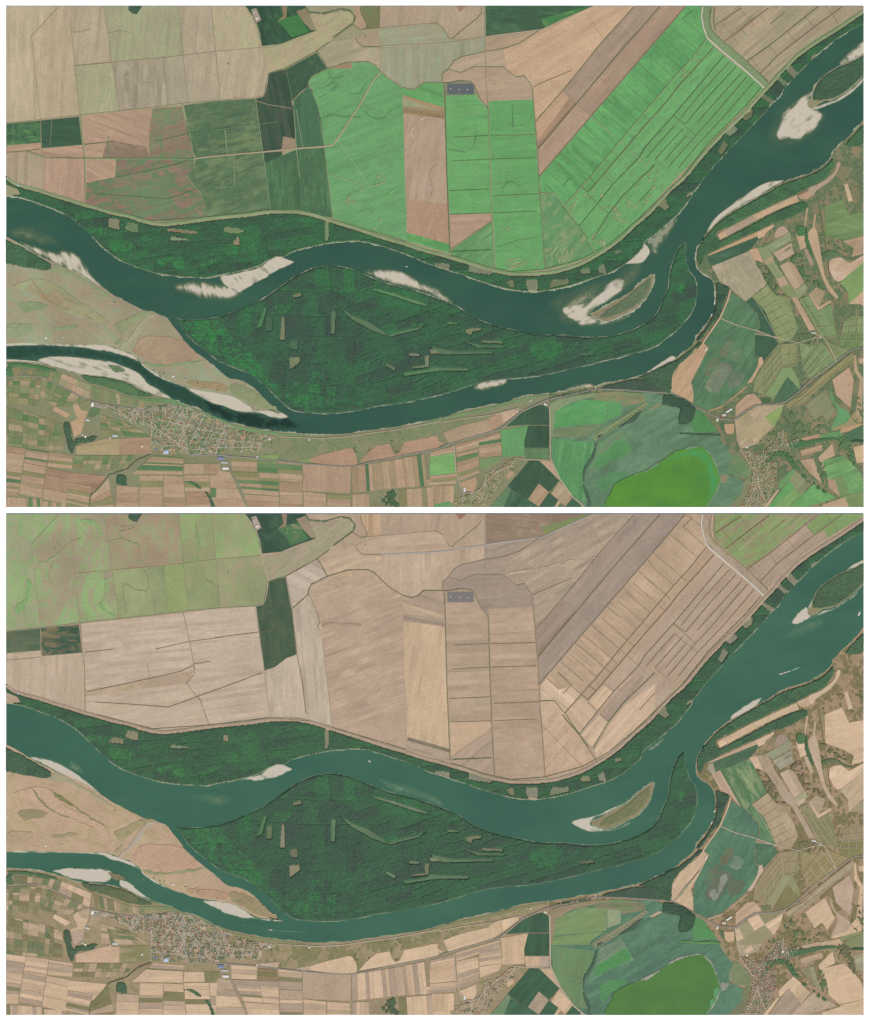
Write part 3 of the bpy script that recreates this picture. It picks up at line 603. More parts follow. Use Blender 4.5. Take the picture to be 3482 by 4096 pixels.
MARSH_FIELDS = """
33:945,545 1000,500 1290,452 1764,452 34:120,470 300,530 470,620 560,740 600,830 690,950 660,1100 800,1150 760,1260 640,1372 33:1250,1372 1150,1290 1010,1130 960,990 945,800|54805a/5f8a66:.5|48775a/528260:.5|r30|wide grey green reed marsh surrounding the green lake
33:940,540 1000,505 1290,452 1300,480 1100,530 1010,590 975,700 965,800 945,800|7f9468|98886a|-|
33:985,602 1060,562 1200,507 1390,515 1385,690 1250,702 975,727|4c9a57/5aa05f:.4|77925c/69905a:.4|r15|bright green rectangular field north of the lake//olive green rectangular field north of the lake
33:1392,520 1500,530 1497,630 1392,668|529a5a|919a76/7d966a:.4|-|
33:965,740 1250,705 1360,700 1262,770 1250,800 968,800|707f57/627f55:.5|729057|r10|
33:960,812 1290,845 1270,960 1215,1060 1200,1170 1240,1300 1150,1288 1010,1130 965,990|4a8f54/579a5a:.4|67895a/558a58:.4|r80|green curved field west of the dark reed channel
33:1330,850 1500,742 1600,920 1390,1002 1240,1112 1250,1050 1290,960|6a8560/4a9455:.6|568560/6a9468:.4|r40|marshy field with bright green streaks above the lake
33:1380,900 1480,830 1560,850 1580,920 1440,980 1320,1040 1290,1010|459a4e|3f9a48|m|
33:1330,1130 1450,1080 1560,1070 1480,1130 1420,1180 1370,1250 1350,1240|4a9455|3f9650|m|
33:1330,830 1500,742 1540,820 1310,960|-|6f8f6c/8a9a7a:.4|r40|
33:1262,800 1300,762 1480,660 1690,527 1712,545 1600,640 1490,702 1362,782 1300,832|6d8d5b/7f8f60:.4|7d8560|r35|strip of small garden plots beside the reed channel
33:1290,455 1480,440 1690,470 1690,525 1510,560 1500,530 1290,510|7a8a5c/9a8566:.4|728659/94806a:.4|r0|
34:400,595 420,590 470,625 530,700 560,755 370,745|3f9645|479a49/5f9a5a:.4|m|
34:660,1040 700,930 760,960 830,1050 800,1120 680,1100|6a8a55/93906a:.5|94906a/7a8a5e:.4|m|
34:640,1340 740,1270 780,1150 830,1130 790,1300 740,1372 640,1372|968a66|918460|m|
34:590,1090 660,1105 610,1170|b09272|a59a8a|m|
34:30,580 110,535 140,545 60,585|8f8a68|c0a285|-|
34:590,690 622,690 622,752 600,745|3c6a44|57704c|-|
"""

SOUTH_FIELDS = """
33:600,717 720,612 810,570 775,702|2d5b3d|2f5f40|r80|
33:812,566 890,545 925,570 945,600 945,705 778,705|2c593c|2e5d3f|r80|dark green field at the roadside south of the river
33:770,712 942,712 932,885 745,885 735,832|2b583b/346046:.3|2c5b3c|r85|dark green square field below the roadside field
33:745,890 935,890 935,972 755,972|53804f|c7a988|r85|
33:865,892 937,892 937,972 868,972|53804f|b09a85|r85|
33:555,747 770,710 740,835 745,945 570,957|5a9a5c|c6a884|r88|fresh green field beside the dark green square field//pale tan field beside the dark green square field
33:105,765 250,710 460,662 497,752 150,862|b1997c/a89a7a:.4|ceb08c|r20|tan field between riverside road and country road
33:460,652 550,607 572,692 497,750|ad8f75|cdae8a|-|
33:555,605 690,582 697,607 575,695|bda287|cdaf8b|r75|
33:0,958 195,922 205,1082 0,1102|72aa60/64a05a:.3|c7a885|r8|light green field north of the small southern village//tan field north of the small southern village
33:610,1185 720,1060 780,985 855,985 1015,1140 935,1235 850,1348 770,1290 640,1215|2c593b/35624a:.2|2e5f3f|r50|dark green field shaped like a pentagon by the marsh road
33:855,1165 935,1232 855,1347 770,1287|b09678|a8957a|r50|small tan diamond field set inside the dark green one
33:950,1245 1015,1145 1122,1272 1065,1342|b09b7c|c9ab89|r50|
33:855,1350 935,1237 1010,1292 960,1372 840,1372|2d5b3d|2f6040|-|
33:570,1372 635,1217 770,1292 850,1350 840,1372|2f6041/3a6d4a:.4|356545|r50|
33:1070,1342 1122,1275 1185,1330 1165,1372 1060,1372|2f6041|2f6040|-|
33:960,1372 1010,1292 1030,1300 990,1372|b8a080|c9ab87|-|
33:865,987 950,990 1015,1140|bda186|cbad8a|-|
33:485,1335 610,1190 635,1217 570,1372 470,1372|578359|6f8f66|-|
33:15,1182 190,1180 190,1312 30,1332|b19879|c9aa86|r85|
33:20,1332 160,1300 165,1372 10,1372|58965a|cbac88|-|
33:235,1160 360,1110 370,1170 340,1230 270,1215|b59878|cdae8c|-|
33:590,1075 640,1055 665,1095 610,1135|b59779|c9aa87|-|
33:0,840 0,795 60,790 65,830 120,850 0,885|b4957a|c7a888|-|
32:750,967 980,902 1080,895 1115,1005 1050,1030 760,1000|b09075/ac8a70:.3|cfb08c|s|brown field on the bluff east of the riverside village//pale tan field on the bluff east of the riverside village
32:1130,1000 1190,930 1270,866 1370,850 1385,900 1415,935 1450,920 1485,840 1740,790 1757,882 1450,950|b39277/ad8b70:.3|cfb18d|-|brown field notched by two gullies//pale tan field notched by two gullies
32:690,1010 1070,1030 1060,1240 690,1220|b1957b/ab8f76:.3|b39a7f|r88|broad brown field below the country road//broad grey tan field below the country road
32:630,985 750,960 750,1000 690,1003|82945c|b59e82|-|
32:350,945 510,935 490,985 350,972|809a58|b89f84|-|
32:20,1020 50,1060 90,1190 0,1200|7d9a5f|bfa384|-|
31:415,590 430,558 557,622 520,650|bfa180|cfb18d|-|
31:578,560 590,543 632,545 630,580 690,600 660,680 640,770 585,802 555,680 612,655 580,585|bd9f7d|cdae8b|-|
31:560,690 650,675 660,700 640,770 585,802|bd9f7d|b59c84|-|
31:600,872 830,812 940,815 937,940 600,935|ab9a74/b09a76:.4|c5a685|r5|tan field between ravine and riverside village
31:940,815 1180,800 1182,930 937,940|ab8f72|8f8a62/a59472:.4|r0|
31:530,1077 850,1107 740,1240 722,1260 727,1187 530,1152|a3856c|ccad8a|r5|
31:620,540 655,520 715,510 690,600 640,590 620,560|8b8a66|b39a7c|-|
31:690,640 720,565 760,570 790,580 780,620 720,650|5f7d50|a89474|-|
"""
# blocks of narrow plots: quad | rows,cols | palette upper | palette lower
STRIPS = """
31:30,868 205,890 170,1110 30,1090|5,1|tan|pale
31:30,1092 168,1112 140,1262 30,1262|6,1|mix|pale
31:205,890 385,915 370,1030 190,1000|7,1|mix|pale
31:190,1002 368,1035 330,1280 147,1242|7,1|mix|pale
31:385,915 575,945 570,1050 372,1032|5,1|mix|pale
31:368,1040 540,1072 525,1330 330,1282|3,1|brown|pale
31:530,1155 725,1188 705,1352 515,1310|7,1|tan|pale
31:30,1265 330,1285 335,1372 30,1372|1,11|mix|pale
31:335,1300 515,1315 515,1372 335,1372|1,6|mix|pale
31:720,1250 850,1112 915,1112 905,1372 703,1372|4,1|tan|olive
31:917,1180 1090,1190 1090,1372 907,1372|3,1|tan|pale
31:1095,1100 1285,1100 1275,1372 1092,1372|7,1|tan|pale
31:1287,1100 1440,1110 1462,1372 1277,1372|5,1|mix|pale
31:1440,1097 1640,1097 1662,1372 1465,1372|7,1|tan|pale
31:1642,1097 1764,1090 1764,1372 1665,1372|3,1|mix|pale
31:1090,600 1200,605 1190,700 1060,690|4,5|garden|gardenb
31:1200,605 1440,570 1400,850 1195,730|8,8|garden|gardenb
31:1195,735 1400,852 1480,938 1190,925|6,9|garden|gardenb
31:1440,570 1764,700 1764,940 1480,935|9,10|garden|gardenb
32:70,710 360,785 330,915 70,890|6,9|garden|gardenb
31:830,555 1030,585 1040,660 900,600|2,7|garden|gardenb
31:1030,1090 1200,942 1445,962 1437,1095|1,8|mix|pale
31:1445,1010 1725,1010 1742,1090 1440,1090|1,2|tan|pale
31:580,945 1050,942 990,1055 575,1050|3,9|garden|gardenb
31:30,560 400,655 385,900 30,870|7,7|garden|gardenb
31:30,345 330,337 300,560 30,525|6,6|garden|gardenb
31:332,337 520,432 440,560 312,520|4,4|garden|gardenb
31:440,560 520,432 650,490 590,560|3,3|garden|gardenb
31:110,255 485,292 452,372 110,328|2,8|garden|gardenb
31:490,302 720,395 700,512 457,382|2,5|tanplot|pale
31:722,400 1130,522 1130,565 742,512|1,15|garden|gardenb
31:790,625 1010,690 1190,705 1190,800 790,790|5,6|garden|gardenb
31:400,655 490,700 495,900 385,900|6,2|garden|gardenb
32:125,957 335,967 330,1070 130,1065|3,1|mix|pale
32:340,985 490,992 495,1082 335,1072|3,1|green|olive
32:496,990 686,1005 686,1157 502,1142|5,1|mix|pale
32:140,1072 500,1087 505,1265 225,1240|6,2|mix|pale
32:506,1150 688,1160 690,1372 512,1372|4,1|tan|pale
32:692,1225 876,1245 872,1372 695,1372|4,1|mix|pale
32:880,1245 1065,1257 1065,1372 876,1372|4,1|mix|pale
32:1072,1032 1470,965 1500,1195 1077,1240|1,9|mix|pale
32:1474,962 1640,930 1666,1187 1502,1197|1,6|mix|pale
32:1650,1130 1890,1085 1895,1165 1670,1180|4,1|mix|pale
32:1077,1250 1210,1242 1212,1372 1080,1372|1,4|tan|pale
32:1442,1212 1702,1190 1720,1372 1450,1372|1,5|tan|pale
32:227,1248 506,1267 510,1372 268,1372|2,1|tan|pale
32:20,1060 120,1075 260,1372 0,1372|4,1|tan|pale
33:0,922 190,870 196,920 0,957|2,1|tan|pale
33:196,862 550,760 556,812 205,930|3,1|tan|pale
33:206,930 380,892 390,1080 216,1150|7,1|mix|pale
33:382,842 560,812 566,945 386,967|6,1|mix|pale
33:386,970 566,947 545,1000 392,1060|1,1|green|pale
33:0,1105 206,1087 212,1165 0,1180|4,1|tan|pale
"""
PALETTES = {
    'tan': ['b39a7d', 'ab9074', 'b59c7e', 'b09678', 'a88b70', 'b8a083', '8f8a62'],
    'mix': ['b39a7d', 'ab9074', 'b59c7e', '47784a', 'a38f70', '5a824f', 'b0987b', '8d8a60', 'b5997c'],
    'brown': ['a5886f', 'a0846b', 'ab9075', 'b39a7d'],
    'pale': ['cdae8b', 'c7a987', 'ccae8a', 'b59c80', 'c2a584', 'ab947b', '857f5c', 'd0b18f', 'c9ab89', 'a8937a'],
    'olive': ['7f7a55', '857f58', '94805f', 'b39c7c'],
    'green': ['5f8550', '4d7d4a', '72905a'],
    'garden': ['7d8a5a', '8a8a62', '748554', '98906a', '69834f', 'a39374', '828c5e', '7a8058', 'ab9a78', '557f4a', '8f8660', '948d66', '868a5e'],
    'gardenb': ['8d8560', '998b69', '7d7f58', 'a89272', '8a8160', '6d7a50', 'b39b7b', '857b5a', 'bda283', '978a66'],
    'tanplot': ['bba081', 'b59a7c', 'a8977a', 'b8a080', '9a9470'],
}
LINES = """
scar|12:840,932 920,905 1000,915 1150,922|10|519058|a8937a
scar|12:800,692 860,690 930,650 960,682 900,722 820,772|9|549459|-
scar|12:1190,890 1250,930 1330,925 1400,852 1462,840|9|55955a|-
scar|12:1060,730 1130,740 1160,690 1200,660|8|569459|-
scar|12:900,560 920,620 1010,600|8|569459|-
scar|22:1280,100 1340,120 1300,150 1240,160|8|98a272|-
scar|22:1000,280 1100,290 1150,270|7|8fa26e|-
scar|22:1340,250 1470,150|9|66a864|-
scar|13:350,940 370,1050 320,1180 240,1190 150,1170|7|549058|-
scar|13:650,830 655,1000|7|528f57|-
scar|13:700,990 780,950 800,900|7|528f57|-
scar|23:560,190 640,130 770,210|9|4f8f56|-
scar|23:510,650 700,600 850,570|9|66a565|-
scar|12:1500,1200 1560,1100 1540,1030 1600,950 1660,910|12|c2ab90|-
scar|22:1740,0 1690,60 1710,180 1690,270|12|a8977f|-
scar|11:1540,120 1560,300 1550,430 1600,540 1700,620|12|b7a78c|8a9a66
scar|11:300,440 420,390 540,280 640,240|12|-|84a86a
scar|11:400,640 390,520 420,430|10|-|9a9472
scar|11:830,560 840,650 800,780 900,850|16|-|84aa68
scar|11:640,100 760,130 800,220|18|-|86a86a
scar|11:130,820 220,700 230,560|30|-|82ab6a
scar|11:950,150 1000,145 1060,150 940,200 1000,260 1090,300 1100,450|10|-|8d9668
scar|13:600,520 850,480 1100,420 1300,390|14|-|b7a286
scar|13:860,480 840,400|14|-|b5a084
ditch|11:470,47 250,285 320,940|5|8d8465|9a8d70
ditch|11:553,160 565,260 590,520 630,900|5|80805c|978a6c
ditch|11:815,47 850,260 880,490 940,868|6|84805f|92876a
ditch|11:593,518 880,490|7|7d6d58|b59a7c
track|11:880,490 1285,455 1695,405 12:9,405 365,375|6|a89c80|a0916f
ditch|11:1285,445 1320,825|5|6f8058|6f8a5c
ditch|11:1205,660 1220,838|5|70855c|7a8a60
ditch|11:1405,47 1440,430 1480,805|5|6a8058|7f8a60
ditch|11:1660,47 1695,405 1730,788|5|68805a|7f8a62
ditch|11:570,255 640,248 720,228|4|8a8a68|-
ditch|11:860,260 950,242 1040,265 1090,450|5|8f9a72|8f9a6c
track|11:1130,490 1165,550 1175,620 1150,655 1060,640 990,595 965,620 975,700 990,830|8|b9a88a|938768
track|12:-126,430 -126,480 -80,560 30,640|8|b8a88c|9c9470
track|11:52,968 320,942 630,905 940,872 1220,842 1480,810 12:44,788 320,772|9|a59b7c|a09274
road|12:235,47 290,120 330,210 355,300 365,375 420,572 410,655 395,725 375,758 320,770|9|b5a688|b5a488
hedge|12:300,140 340,230 358,320|9|6a8a62|6f8a66
hedge|12:705,47 740,98 860,108 990,72 1060,85 1100,130 1090,180|16|56714a|5c7050
hedge|12:1085,185 1010,240 930,298|14|5c744e|6a7050
hedge|12:900,330 800,402 560,535 425,578|7|6b7850|6a7050
hedge|12:805,405 845,465 882,535|11|5c7a50|6a7352
ditch|12:1140,47 1150,110 1195,195 1190,225 1145,237 1085,197|9|66754e|6a7050
ditch|12:1105,300 1130,345 1160,368 1300,368|9|74774f|8a8060
hedge|12:735,675 735,640 760,600 880,540 1040,490 1200,485 1260,515 1300,560 1370,622 1470,685 1540,705 1590,690 1640,648 13:100,650|9|7f8456|6f7050
ditch|12:738,675 775,755 805,830 822,900 810,935 828,958|7|7a8058|74704f
track|12:828,958 860,1150 885,1372 22:925,415|8|88976a|a8937c
hedge|12:610,790 735,680|8|6b7a50|74704e
track|12:735,680 680,720 620,780|10|a89a80|-
road|12:1300,570 1250,620 1140,820 960,1095 930,1135 850,1150 640,1165 380,1192 0,1225 11:1530,1245|13|b3a085|-
track|12:960,1095 1060,1235 22:1100,0 1215,175|6|8fae7c|-
track|22:1215,175 1050,125 950,95 890,75|6|96ad7c|-
track|12:1140,825 1190,850 1450,930|6|82a870|-
road|12:1305,380 1305,560|9|b5a389|-
road|12:1303,366 1764,345 13:200,328 430,292 540,275 880,232 1030,160 1290,47|10|b0a28c|aaa59c
track|13:432,47 434,300 440,560 455,800 465,890|6|a09a80|a09585
track|12:1150,237 1290,222 1740,182|7|b0a086|b0a088
ditch|13:0,185 65,190 105,215 150,298 175,307 215,270 380,140 410,95 400,47|7|827f5c|8d8568
ditch|13:860,240 700,343 580,383 435,405 250,448 190,480 150,540 100,582 100,645|7|85825f|8d7d66
ditch|13:150,545 240,572 350,525 570,525 600,545 680,605 745,595 805,685 850,1230 23:862,215 880,420 905,815|8|7f8460|897c63
ditch|13:110,655 120,745 135,1372 23:160,690|9|5c7048|63663f
hedge|13:105,650 160,648 240,632 320,640 350,672 400,785 455,845 462,890|8|6a7a50|7d7a58
track|13:462,890 475,1372 23:490,480 510,800|11|8a9a70|8a8266
ditch|13:190,1078 455,1065|6|55804f|76704f
ditch|13:480,1066 825,1058|6|76825a|7d6f53
ditch|13:172,1265 475,1250 835,1240|6|5f824f|75704f
ditch|23:155,203 470,190|6|4b7a48|6f6e4c
ditch|23:160,388 485,378|6|5c8550|857a5a
ditch|23:500,242 855,228|7|6a7f55|8d7355
ditch|23:500,377 840,364|6|62824f|8a7254
hedge|23:175,680 490,667|10|4b7a48|5a6a42
track|23:490,440 165,665|7|7a9a60|bfa285
track|23:870,220 975,218 1060,318 1170,480 1305,690|9|8f9a6c|79784f
hedge|23:1040,330 1080,380 1170,480 1240,580|12|5a8550|566a40
ditch|23:890,420 1040,575 1195,730|5|7a9460|8f8060
ditch|13:1610,47 1360,320 1200,520 1040,715 830,955|7|7f7d58|8a7d60
ditch|13:1811,47 1690,185 1430,480 1150,815 845,1175|8|71754f|6f6c4d
track|13:1040,715 1150,812 1265,910 1490,1110 1640,1240 1710,1310|6|95907a|9a8c72
ditch|13:2011,47 1266,912 870,1372 23:860,92|8|8d8062|6f7050
ditch|13:1225,95 1300,210 1365,320|5|a89a80|94876c
ditch|13:815,685 905,640 1120,550|6|8f8062|8d7d62
ditch|14:370,85 440,145|6|5a8a52|7a7350
ditch|14:325,62 370,85 300,150 465,292|6|558550|7a7552
ditch|14:200,208 410,390|6|558550|7c7350
ditch|14:160,310 345,470|5|578752|-
ditch|14:70,355 230,490 325,575|6|507f4e|7a7352
ditch|14:25,415 50,435 45,450 230,610|6|558350|7c7352
ditch|14:-5,540 200,715|6|507f4e|73704c
ditch|14:0,665 150,800|5|558350|7c7452
ditch|13:1640,500 1764,608|6|507f4e|6f704a
ditch|13:1595,590 1764,735|5|5c8552|8a7d5c
ditch|13:1540,660 1730,825|6|507f4e|6f6e4a
ditch|13:1475,730 1670,895 1720,940|5|5c8552|857a58
ditch|13:1395,780 1495,868|6|558350|6f6e4a
ditch|13:1500,868 1620,980|5|558350|-
ditch|13:1360,875 1550,1040 1600,1085|6|5a8250|7d7352
ditch|13:1270,925 1490,1110|5|7a9060|867d62
ditch|13:1232,1015 1430,1185 1470,1220|5|6d8855|8d7d5e
ditch|13:1145,1065 1380,1260 1415,1290|6|5c8551|70704c
ditch|13:1115,1160 1310,1330|5|5f8852|8a7c5c
ditch|13:1030,1210 1200,1358|6|4f7d4c|6a6d48
ditch|13:1000,1285 1120,1390|5|558350|73704c
ditch|13:915,1335 23:1010,130|5|5a8552|7c7452
ditch|23:1005,0 1105,100 1180,165|6|5a8552|73704c
ditch|23:1130,0 1205,65|5|5a8552|767252
ditch|23:1105,100 1045,165|5|62875a|7c7652
track|14:490,300 350,480 225,615 110,750 0,880 13:1490,1110 1300,1340 23:1180,180 1060,315|8|8d9870|8a8262
track|14:540,370 410,520 280,660 180,790 0,990 13:1550,1150 1380,1350 23:1360,80 1240,215|8|7d7557|8a6f55
ditch|23:1240,215 1190,170|9|4a7a48|5c7045
ditch|14:620,440 225,910 0,1160 13:1640,1240 23:1440,150 1175,480|8|5a7a50|6a6d48
ditch|14:665,485 450,720 285,925|6|71875a|867a5c
ditch|14:715,525 500,760 320,975 230,910|7|507a4c|767050
ditch|14:760,575 415,960|6|6a8255|7d7656
ditch|14:805,600 550,900 400,1065 180,1320|6|6f8058|7d7656
ditch|14:855,645 620,920 415,1135 265,1320|6|68845a|857a5c
ditch|14:230,915 400,1065|6|5f824f|77704f
ditch|14:235,990 375,1105 415,1138|5|6d8a58|83795a
ditch|14:235,990 100,1140 15,1240|5|6a8858|83795a
ditch|14:300,1010 80,1255|6|6d8055|78724f
ditch|14:325,1070 160,1260|5|68885a|83795a
ditch|14:80,1255 200,1360|5|6a8858|8d8060
ditch|23:1764,0 1510,250 1400,390 1280,590|11|587f50|666b45
ditch|23:1335,325 1405,385|6|558350|6a6d48
ditch|23:1360,80 1440,150|5|6a8858|83795a
ditch|23:1240,235 1310,300|6|4b7a48|6a6d48
ditch|23:1764,160 1645,290|5|6a8a5a|8a8060
ditch|23:1255,105 1300,140|7|4f7f4c|666c45
road|14:455,40 442,130 460,220 490,300 620,415 800,565 935,690|14|ccc2b0|cec4b4
ditch|14:525,47 507,150 520,228 548,268 800,482 905,580 968,650|8|66784f|74704f
track|14:550,47 542,180 552,240|8|8f7d63|94785c
ditch|14:1368,47 990,350 805,480|7|5f7a50|847050
track|14:975,62 830,170 630,325|6|94785f|7d6248
ditch|14:750,70 830,170 865,215|5|8f8060|7d6248
track|14:760,65 555,200|6|8f7a60|8a6a50
ditch|14:610,185 690,280 735,350|5|8f8a65|7d6c4f
ditch|14:1560,47 1330,215 1040,440 905,580|8|8d7a60|8a7860
ditch|14:1425,50 1470,110 1515,190|6|7a8058|7a7552
ditch|14:1265,140 1330,215|5|7a8058|7a7552
ditch|14:1120,250 1180,325|6|68805a|7a7552
ditch|14:975,362 1035,435|5|7a8058|8a7d60
ditch|14:840,465 905,555|5|8a8562|8a7d60
ditch|14:905,125 945,170|4|68805a|75653f
ditch|14:1100,95 985,190|5|7a8560|8a7d52
ditch|14:760,235 795,275|6|5a7550|6f6a40
hedge|14:910,590 965,635|9|56754c|5f7048
ditch|11:52,1197 210,1185 320,1172|5|6f7f58|b09a80
hedge|11:210,1185 335,1225 380,1240 660,1242|7|5f8a58|-
hedge|11:660,1242 910,1243 1300,1245 1530,1248|8|5c9a5c|-
track|11:105,965 112,1145|5|8a8a68|-
track|11:410,940 395,1145|6|8a8a68|-
track|11:320,945 325,1150 335,1225 340,1240|6|8f8a6c|a39478
ditch|11:630,905 650,1135 665,1245 21:672,300|6|7a8a60|7a7358
ditch|11:665,1135 905,1108|5|5f6f50|84795c
hedge|11:853,1070 855,1240|7|4f9058|-
hedge|11:1270,1060 1272,1240|9|4c9a5a|-
ditch|11:1440,825 1490,1050 1525,1245 1530,1300 21:1465,85 1540,180 1585,235|6|8a9a70|746f4f
ditch|21:1565,190 1640,405|7|-|5f6a42
ditch|11:1220,1110 1485,1050 1764,1012|5|5f8a58|7d7555
track|12:0,1020 345,975 495,955|5|6f9462|857a5a
ditch|21:680,150 1180,45 1420,-10 1525,-62|6|5a8a55|746d4c
ditch|21:745,230 1065,250 1325,270 1555,185 1764,110 22:200,65 370,0|6|5c8a55|716b4a
ditch|11:1525,1225 1650,1205|5|-|716b4a
ditch|11:1155,1215 1185,1340|4|-|8a7d60
track|12:320,775 345,970 378,1190 400,1372 22:435,350|6|8f9f76|a59880
track|12:325,790 420,820 610,852|7|a8967c|-
track|12:620,860 640,1165 22:665,100|7|9aa382|-
track|12:640,860 690,1160|7|93a07c|-
ditch|12:605,790 645,1150 690,1372 22:715,320|7|-|6f6a4c
track|12:560,545 610,790|5|6a8a5c|857c60
track|12:80,1020 100,1215|10|86a07a|-
track|12:148,1222 22:158,165 0,180|7|86a07a|-
track|22:0,140 370,0|5|7d9a6a|-
hedge|22:925,430 1500,600|5|6a8055|6f6d4c
hedge|21:760,328 1200,440 1640,410 22:430,352 740,378|5|6a8a58|6f7552
hedge|23:170,708 440,795 640,838 900,818 1200,735 1400,625 1600,460 1764,300|6|5f8a55|6a7048
hedge|24:40,340 290,100 14:500,1125 800,825 910,695|6|6a8a58|70754f
"""
def ragged(pts, amp, seed):
    """an irregular natural outline: finely divided and pushed about by smooth noise"""
    p = np.array(smooth(pts, 8, True, 0.0, seed))
    dx = amp * vnoise(p[:, 0], p[:, 1], 16, seed + 70) + amp * .7 * vnoise(p[:, 0], p[:, 1], 5, seed + 71)
    dy = amp * vnoise(p[:, 0], p[:, 1], 16, seed + 72) + amp * .7 * vnoise(p[:, 0], p[:, 1], 5, seed + 73)
    return [(float(a), float(b)) for a, b in zip(p[:, 0] + dx, p[:, 1] + dy)]
def rough_edge(pts, amp, seed):
    out = []; n = len(pts)
    for i in range(n):
        a, b = pts[i], pts[(i + 1) % n]; k = max(1, int(math.hypot(b[0] - a[0], b[1] - a[1]) / 2.5))
        out += [(a[0] + (b[0] - a[0]) * j / k, a[1] + (b[1] - a[1]) * j / k) for j in range(k)]
    p = np.array(out); q = p + amp * np.stack([vnoise(p[:, 0], p[:, 1], 5, seed + 80), vnoise(p[:, 0], p[:, 1], 5, seed + 81)], 1)
    return [(float(a), float(b)) for a, b in q]
def offset(pts, d):
    out = []
    for i, (x, y) in enumerate(pts):
        ax, ay = pts[max(i - 1, 0)]; bx, by = pts[min(i + 1, len(pts) - 1)]
        L = math.hypot(bx - ax, by - ay) or 1
        out.append((x - (by - ay) / L * d, y + (bx - ax) / L * d))
    return out
NORTH_WOOD = offset(DIKE, 9)[1:] + NORTH_BANK[::-1]

CLEARINGS_NORTH = """
21:860,420 935,430 940,510 860,490|a4977a|-
21:1000,455 1085,470 1080,530 995,510|6f8c5c|ab9474
21:890,505 965,520 965,555 850,545|-|a08c6a
21:1320,500 1545,525 1545,542 1320,520|b08570|-
22:80,490 180,500 240,520 180,537 80,528|8aa068|-
22:75,492 105,490 105,540 75,530|-|bb9c7e
22:150,600 175,590 172,565 185,560 195,600 190,630 150,627|b09a78|-
23:40,770 150,780 155,822 50,797|98917a|a89780
23:310,785 500,842 470,862 310,837|9a9478|a3927a
23:600,915 660,908 662,962 630,955|8d8462|a08a6a
23:755,905 845,905 845,982 765,977|9a9578|a59680
23:960,905 1085,900 1088,930 940,965|8f8a68|989070
23:1190,820 1250,808 1265,852 1185,852|8f9068|9c9468
23:1330,800 1365,775 1378,850 1330,842|98987a|a59a80
23:1450,680 1500,665 1500,690 1460,698|6f8a5c|9a9070
14:1140,510 1205,580 1165,608 1115,560|a0947a|a8967c
14:1055,600 1120,650 1095,680 1042,630|7f9468|a3927a
14:1300,455 1335,422 1347,440 1310,470|b09c80|b89e86
14:930,740 1012,790 988,817 918,765|85785f|a39078
14:770,910 850,860 835,920 790,948|7f7a58|a3907a
14:640,1050 700,985 733,1015 672,1072|90977a|ad9484
14:575,1190 622,1098 657,1135 602,1217|7f7f5a|a08d76
24:95,310 160,250 170,300 197,330 160,357|9a9068|a59478
24:325,240 365,208 372,215 335,255|b09a7c|a89478
21:1340,565 1480,585 1490,592 1345,590|a0b088|90a078
22:870,450 893,450 888,590 865,590|90a878|a89878
"""
CLEARINGS_ISLAND = """
22:610,1020 670,1000 682,1028 618,1042|93906a|94866a
22:527,1190 545,1190 550,1372 513,1372|a09a78|a8917a
22:915,1150 947,1150 942,1325 915,1325|5f7f56|5f8a60
23:285,1290 330,1278 405,1280 405,1296 335,1306 325,1336 283,1316|9f9a72|94886a
23:140,1232 222,1240 217,1252 140,1247|5fa058|809a62
32:585,178 665,173 668,215 590,272|94946a|a88d70
32:590,55 650,50 650,115 600,112|3f6a48|8a7a60
32:1525,143 1612,150 1602,166 1525,162|98907a|7f9068
32:1685,118 1764,113 1764,145 1690,147|a09a78|98987a
32:1345,222 1418,258 1410,282 1342,240|80805f|7f9a76
32:1645,163 1682,165 1676,252 1550,262 1550,250 1652,237|90926c|94866a
33:410,43 566,48 566,66 410,60|7f8a5c|98866a
33:1175,150 1285,140 1285,158 1175,165|3a6a45|8a7d5f
22:980,1122 1080,1180 1200,1228 1330,1308 1345,1340 1230,1295 1080,1212|5f7f56|667f58
22:1345,1342 1480,1300 1600,1275 1665,1242 1600,1288 1480,1318 1380,1345|5c8a56|628258
33:250,40 400,85 600,90 580,100 380,100|5f8058|6a7f5a
33:0,92 180,130 480,130 500,144 100,154|5a7d55|647c58
33:0,252 300,262 305,278 0,284|5c8256|667d58
32:1480,302 1764,257 1764,278 1490,322|5a8f58|608858
22:1235,967 1380,1002 1600,1070 1690,1110 1560,1083 1380,1020 1250,982|6a9a60|8a9070
22:332,1285 390,1115 408,1130 368,1265|3f8a4c|45824c
22:410,1205 450,1205 445,1300 410,1300|356045|80805c
"""
STANDS_NORTH = [("21:690,480 840,500 830,560 780,590 720,540", .85, .4), ("21:850,610 1070,600 1060,670 900,690", .8, .6),
    ("21:1240,740 1300,730 1430,720 1470,800 1420,815 1250,800", .95, .4), ("21:1560,790 1680,730 1740,740 1590,810", .85, .5),
    ("21:580,395 740,400 730,470 640,450", .7, .6), ("22:390,420 520,430 520,500 400,520", .6, .7), ("22:265,640 330,615 330,690 265,690", .85, .5),
    ("22:80,650 180,640 180,710 90,705", .75, .5), ("21:1370,600 1600,580 1600,690 1370,670", .15, 1.1), ("22:625,410 755,430 755,465 620,450", .6, .6),
    ("21:1080,570 1170,570 1170,650 1090,640", .5, .4), ("21:750,400 990,440 970,520 840,490", .15, 1.0), ("14:965,680 1040,625 1095,700 1040,765", .1, 1.1),
    ("14:500,1250 550,1185 595,1220 520,1320", .1, 1.1), ("24:290,110 400,30 14:480,1240 560,1290 24:380,190", .2, 1.0)]
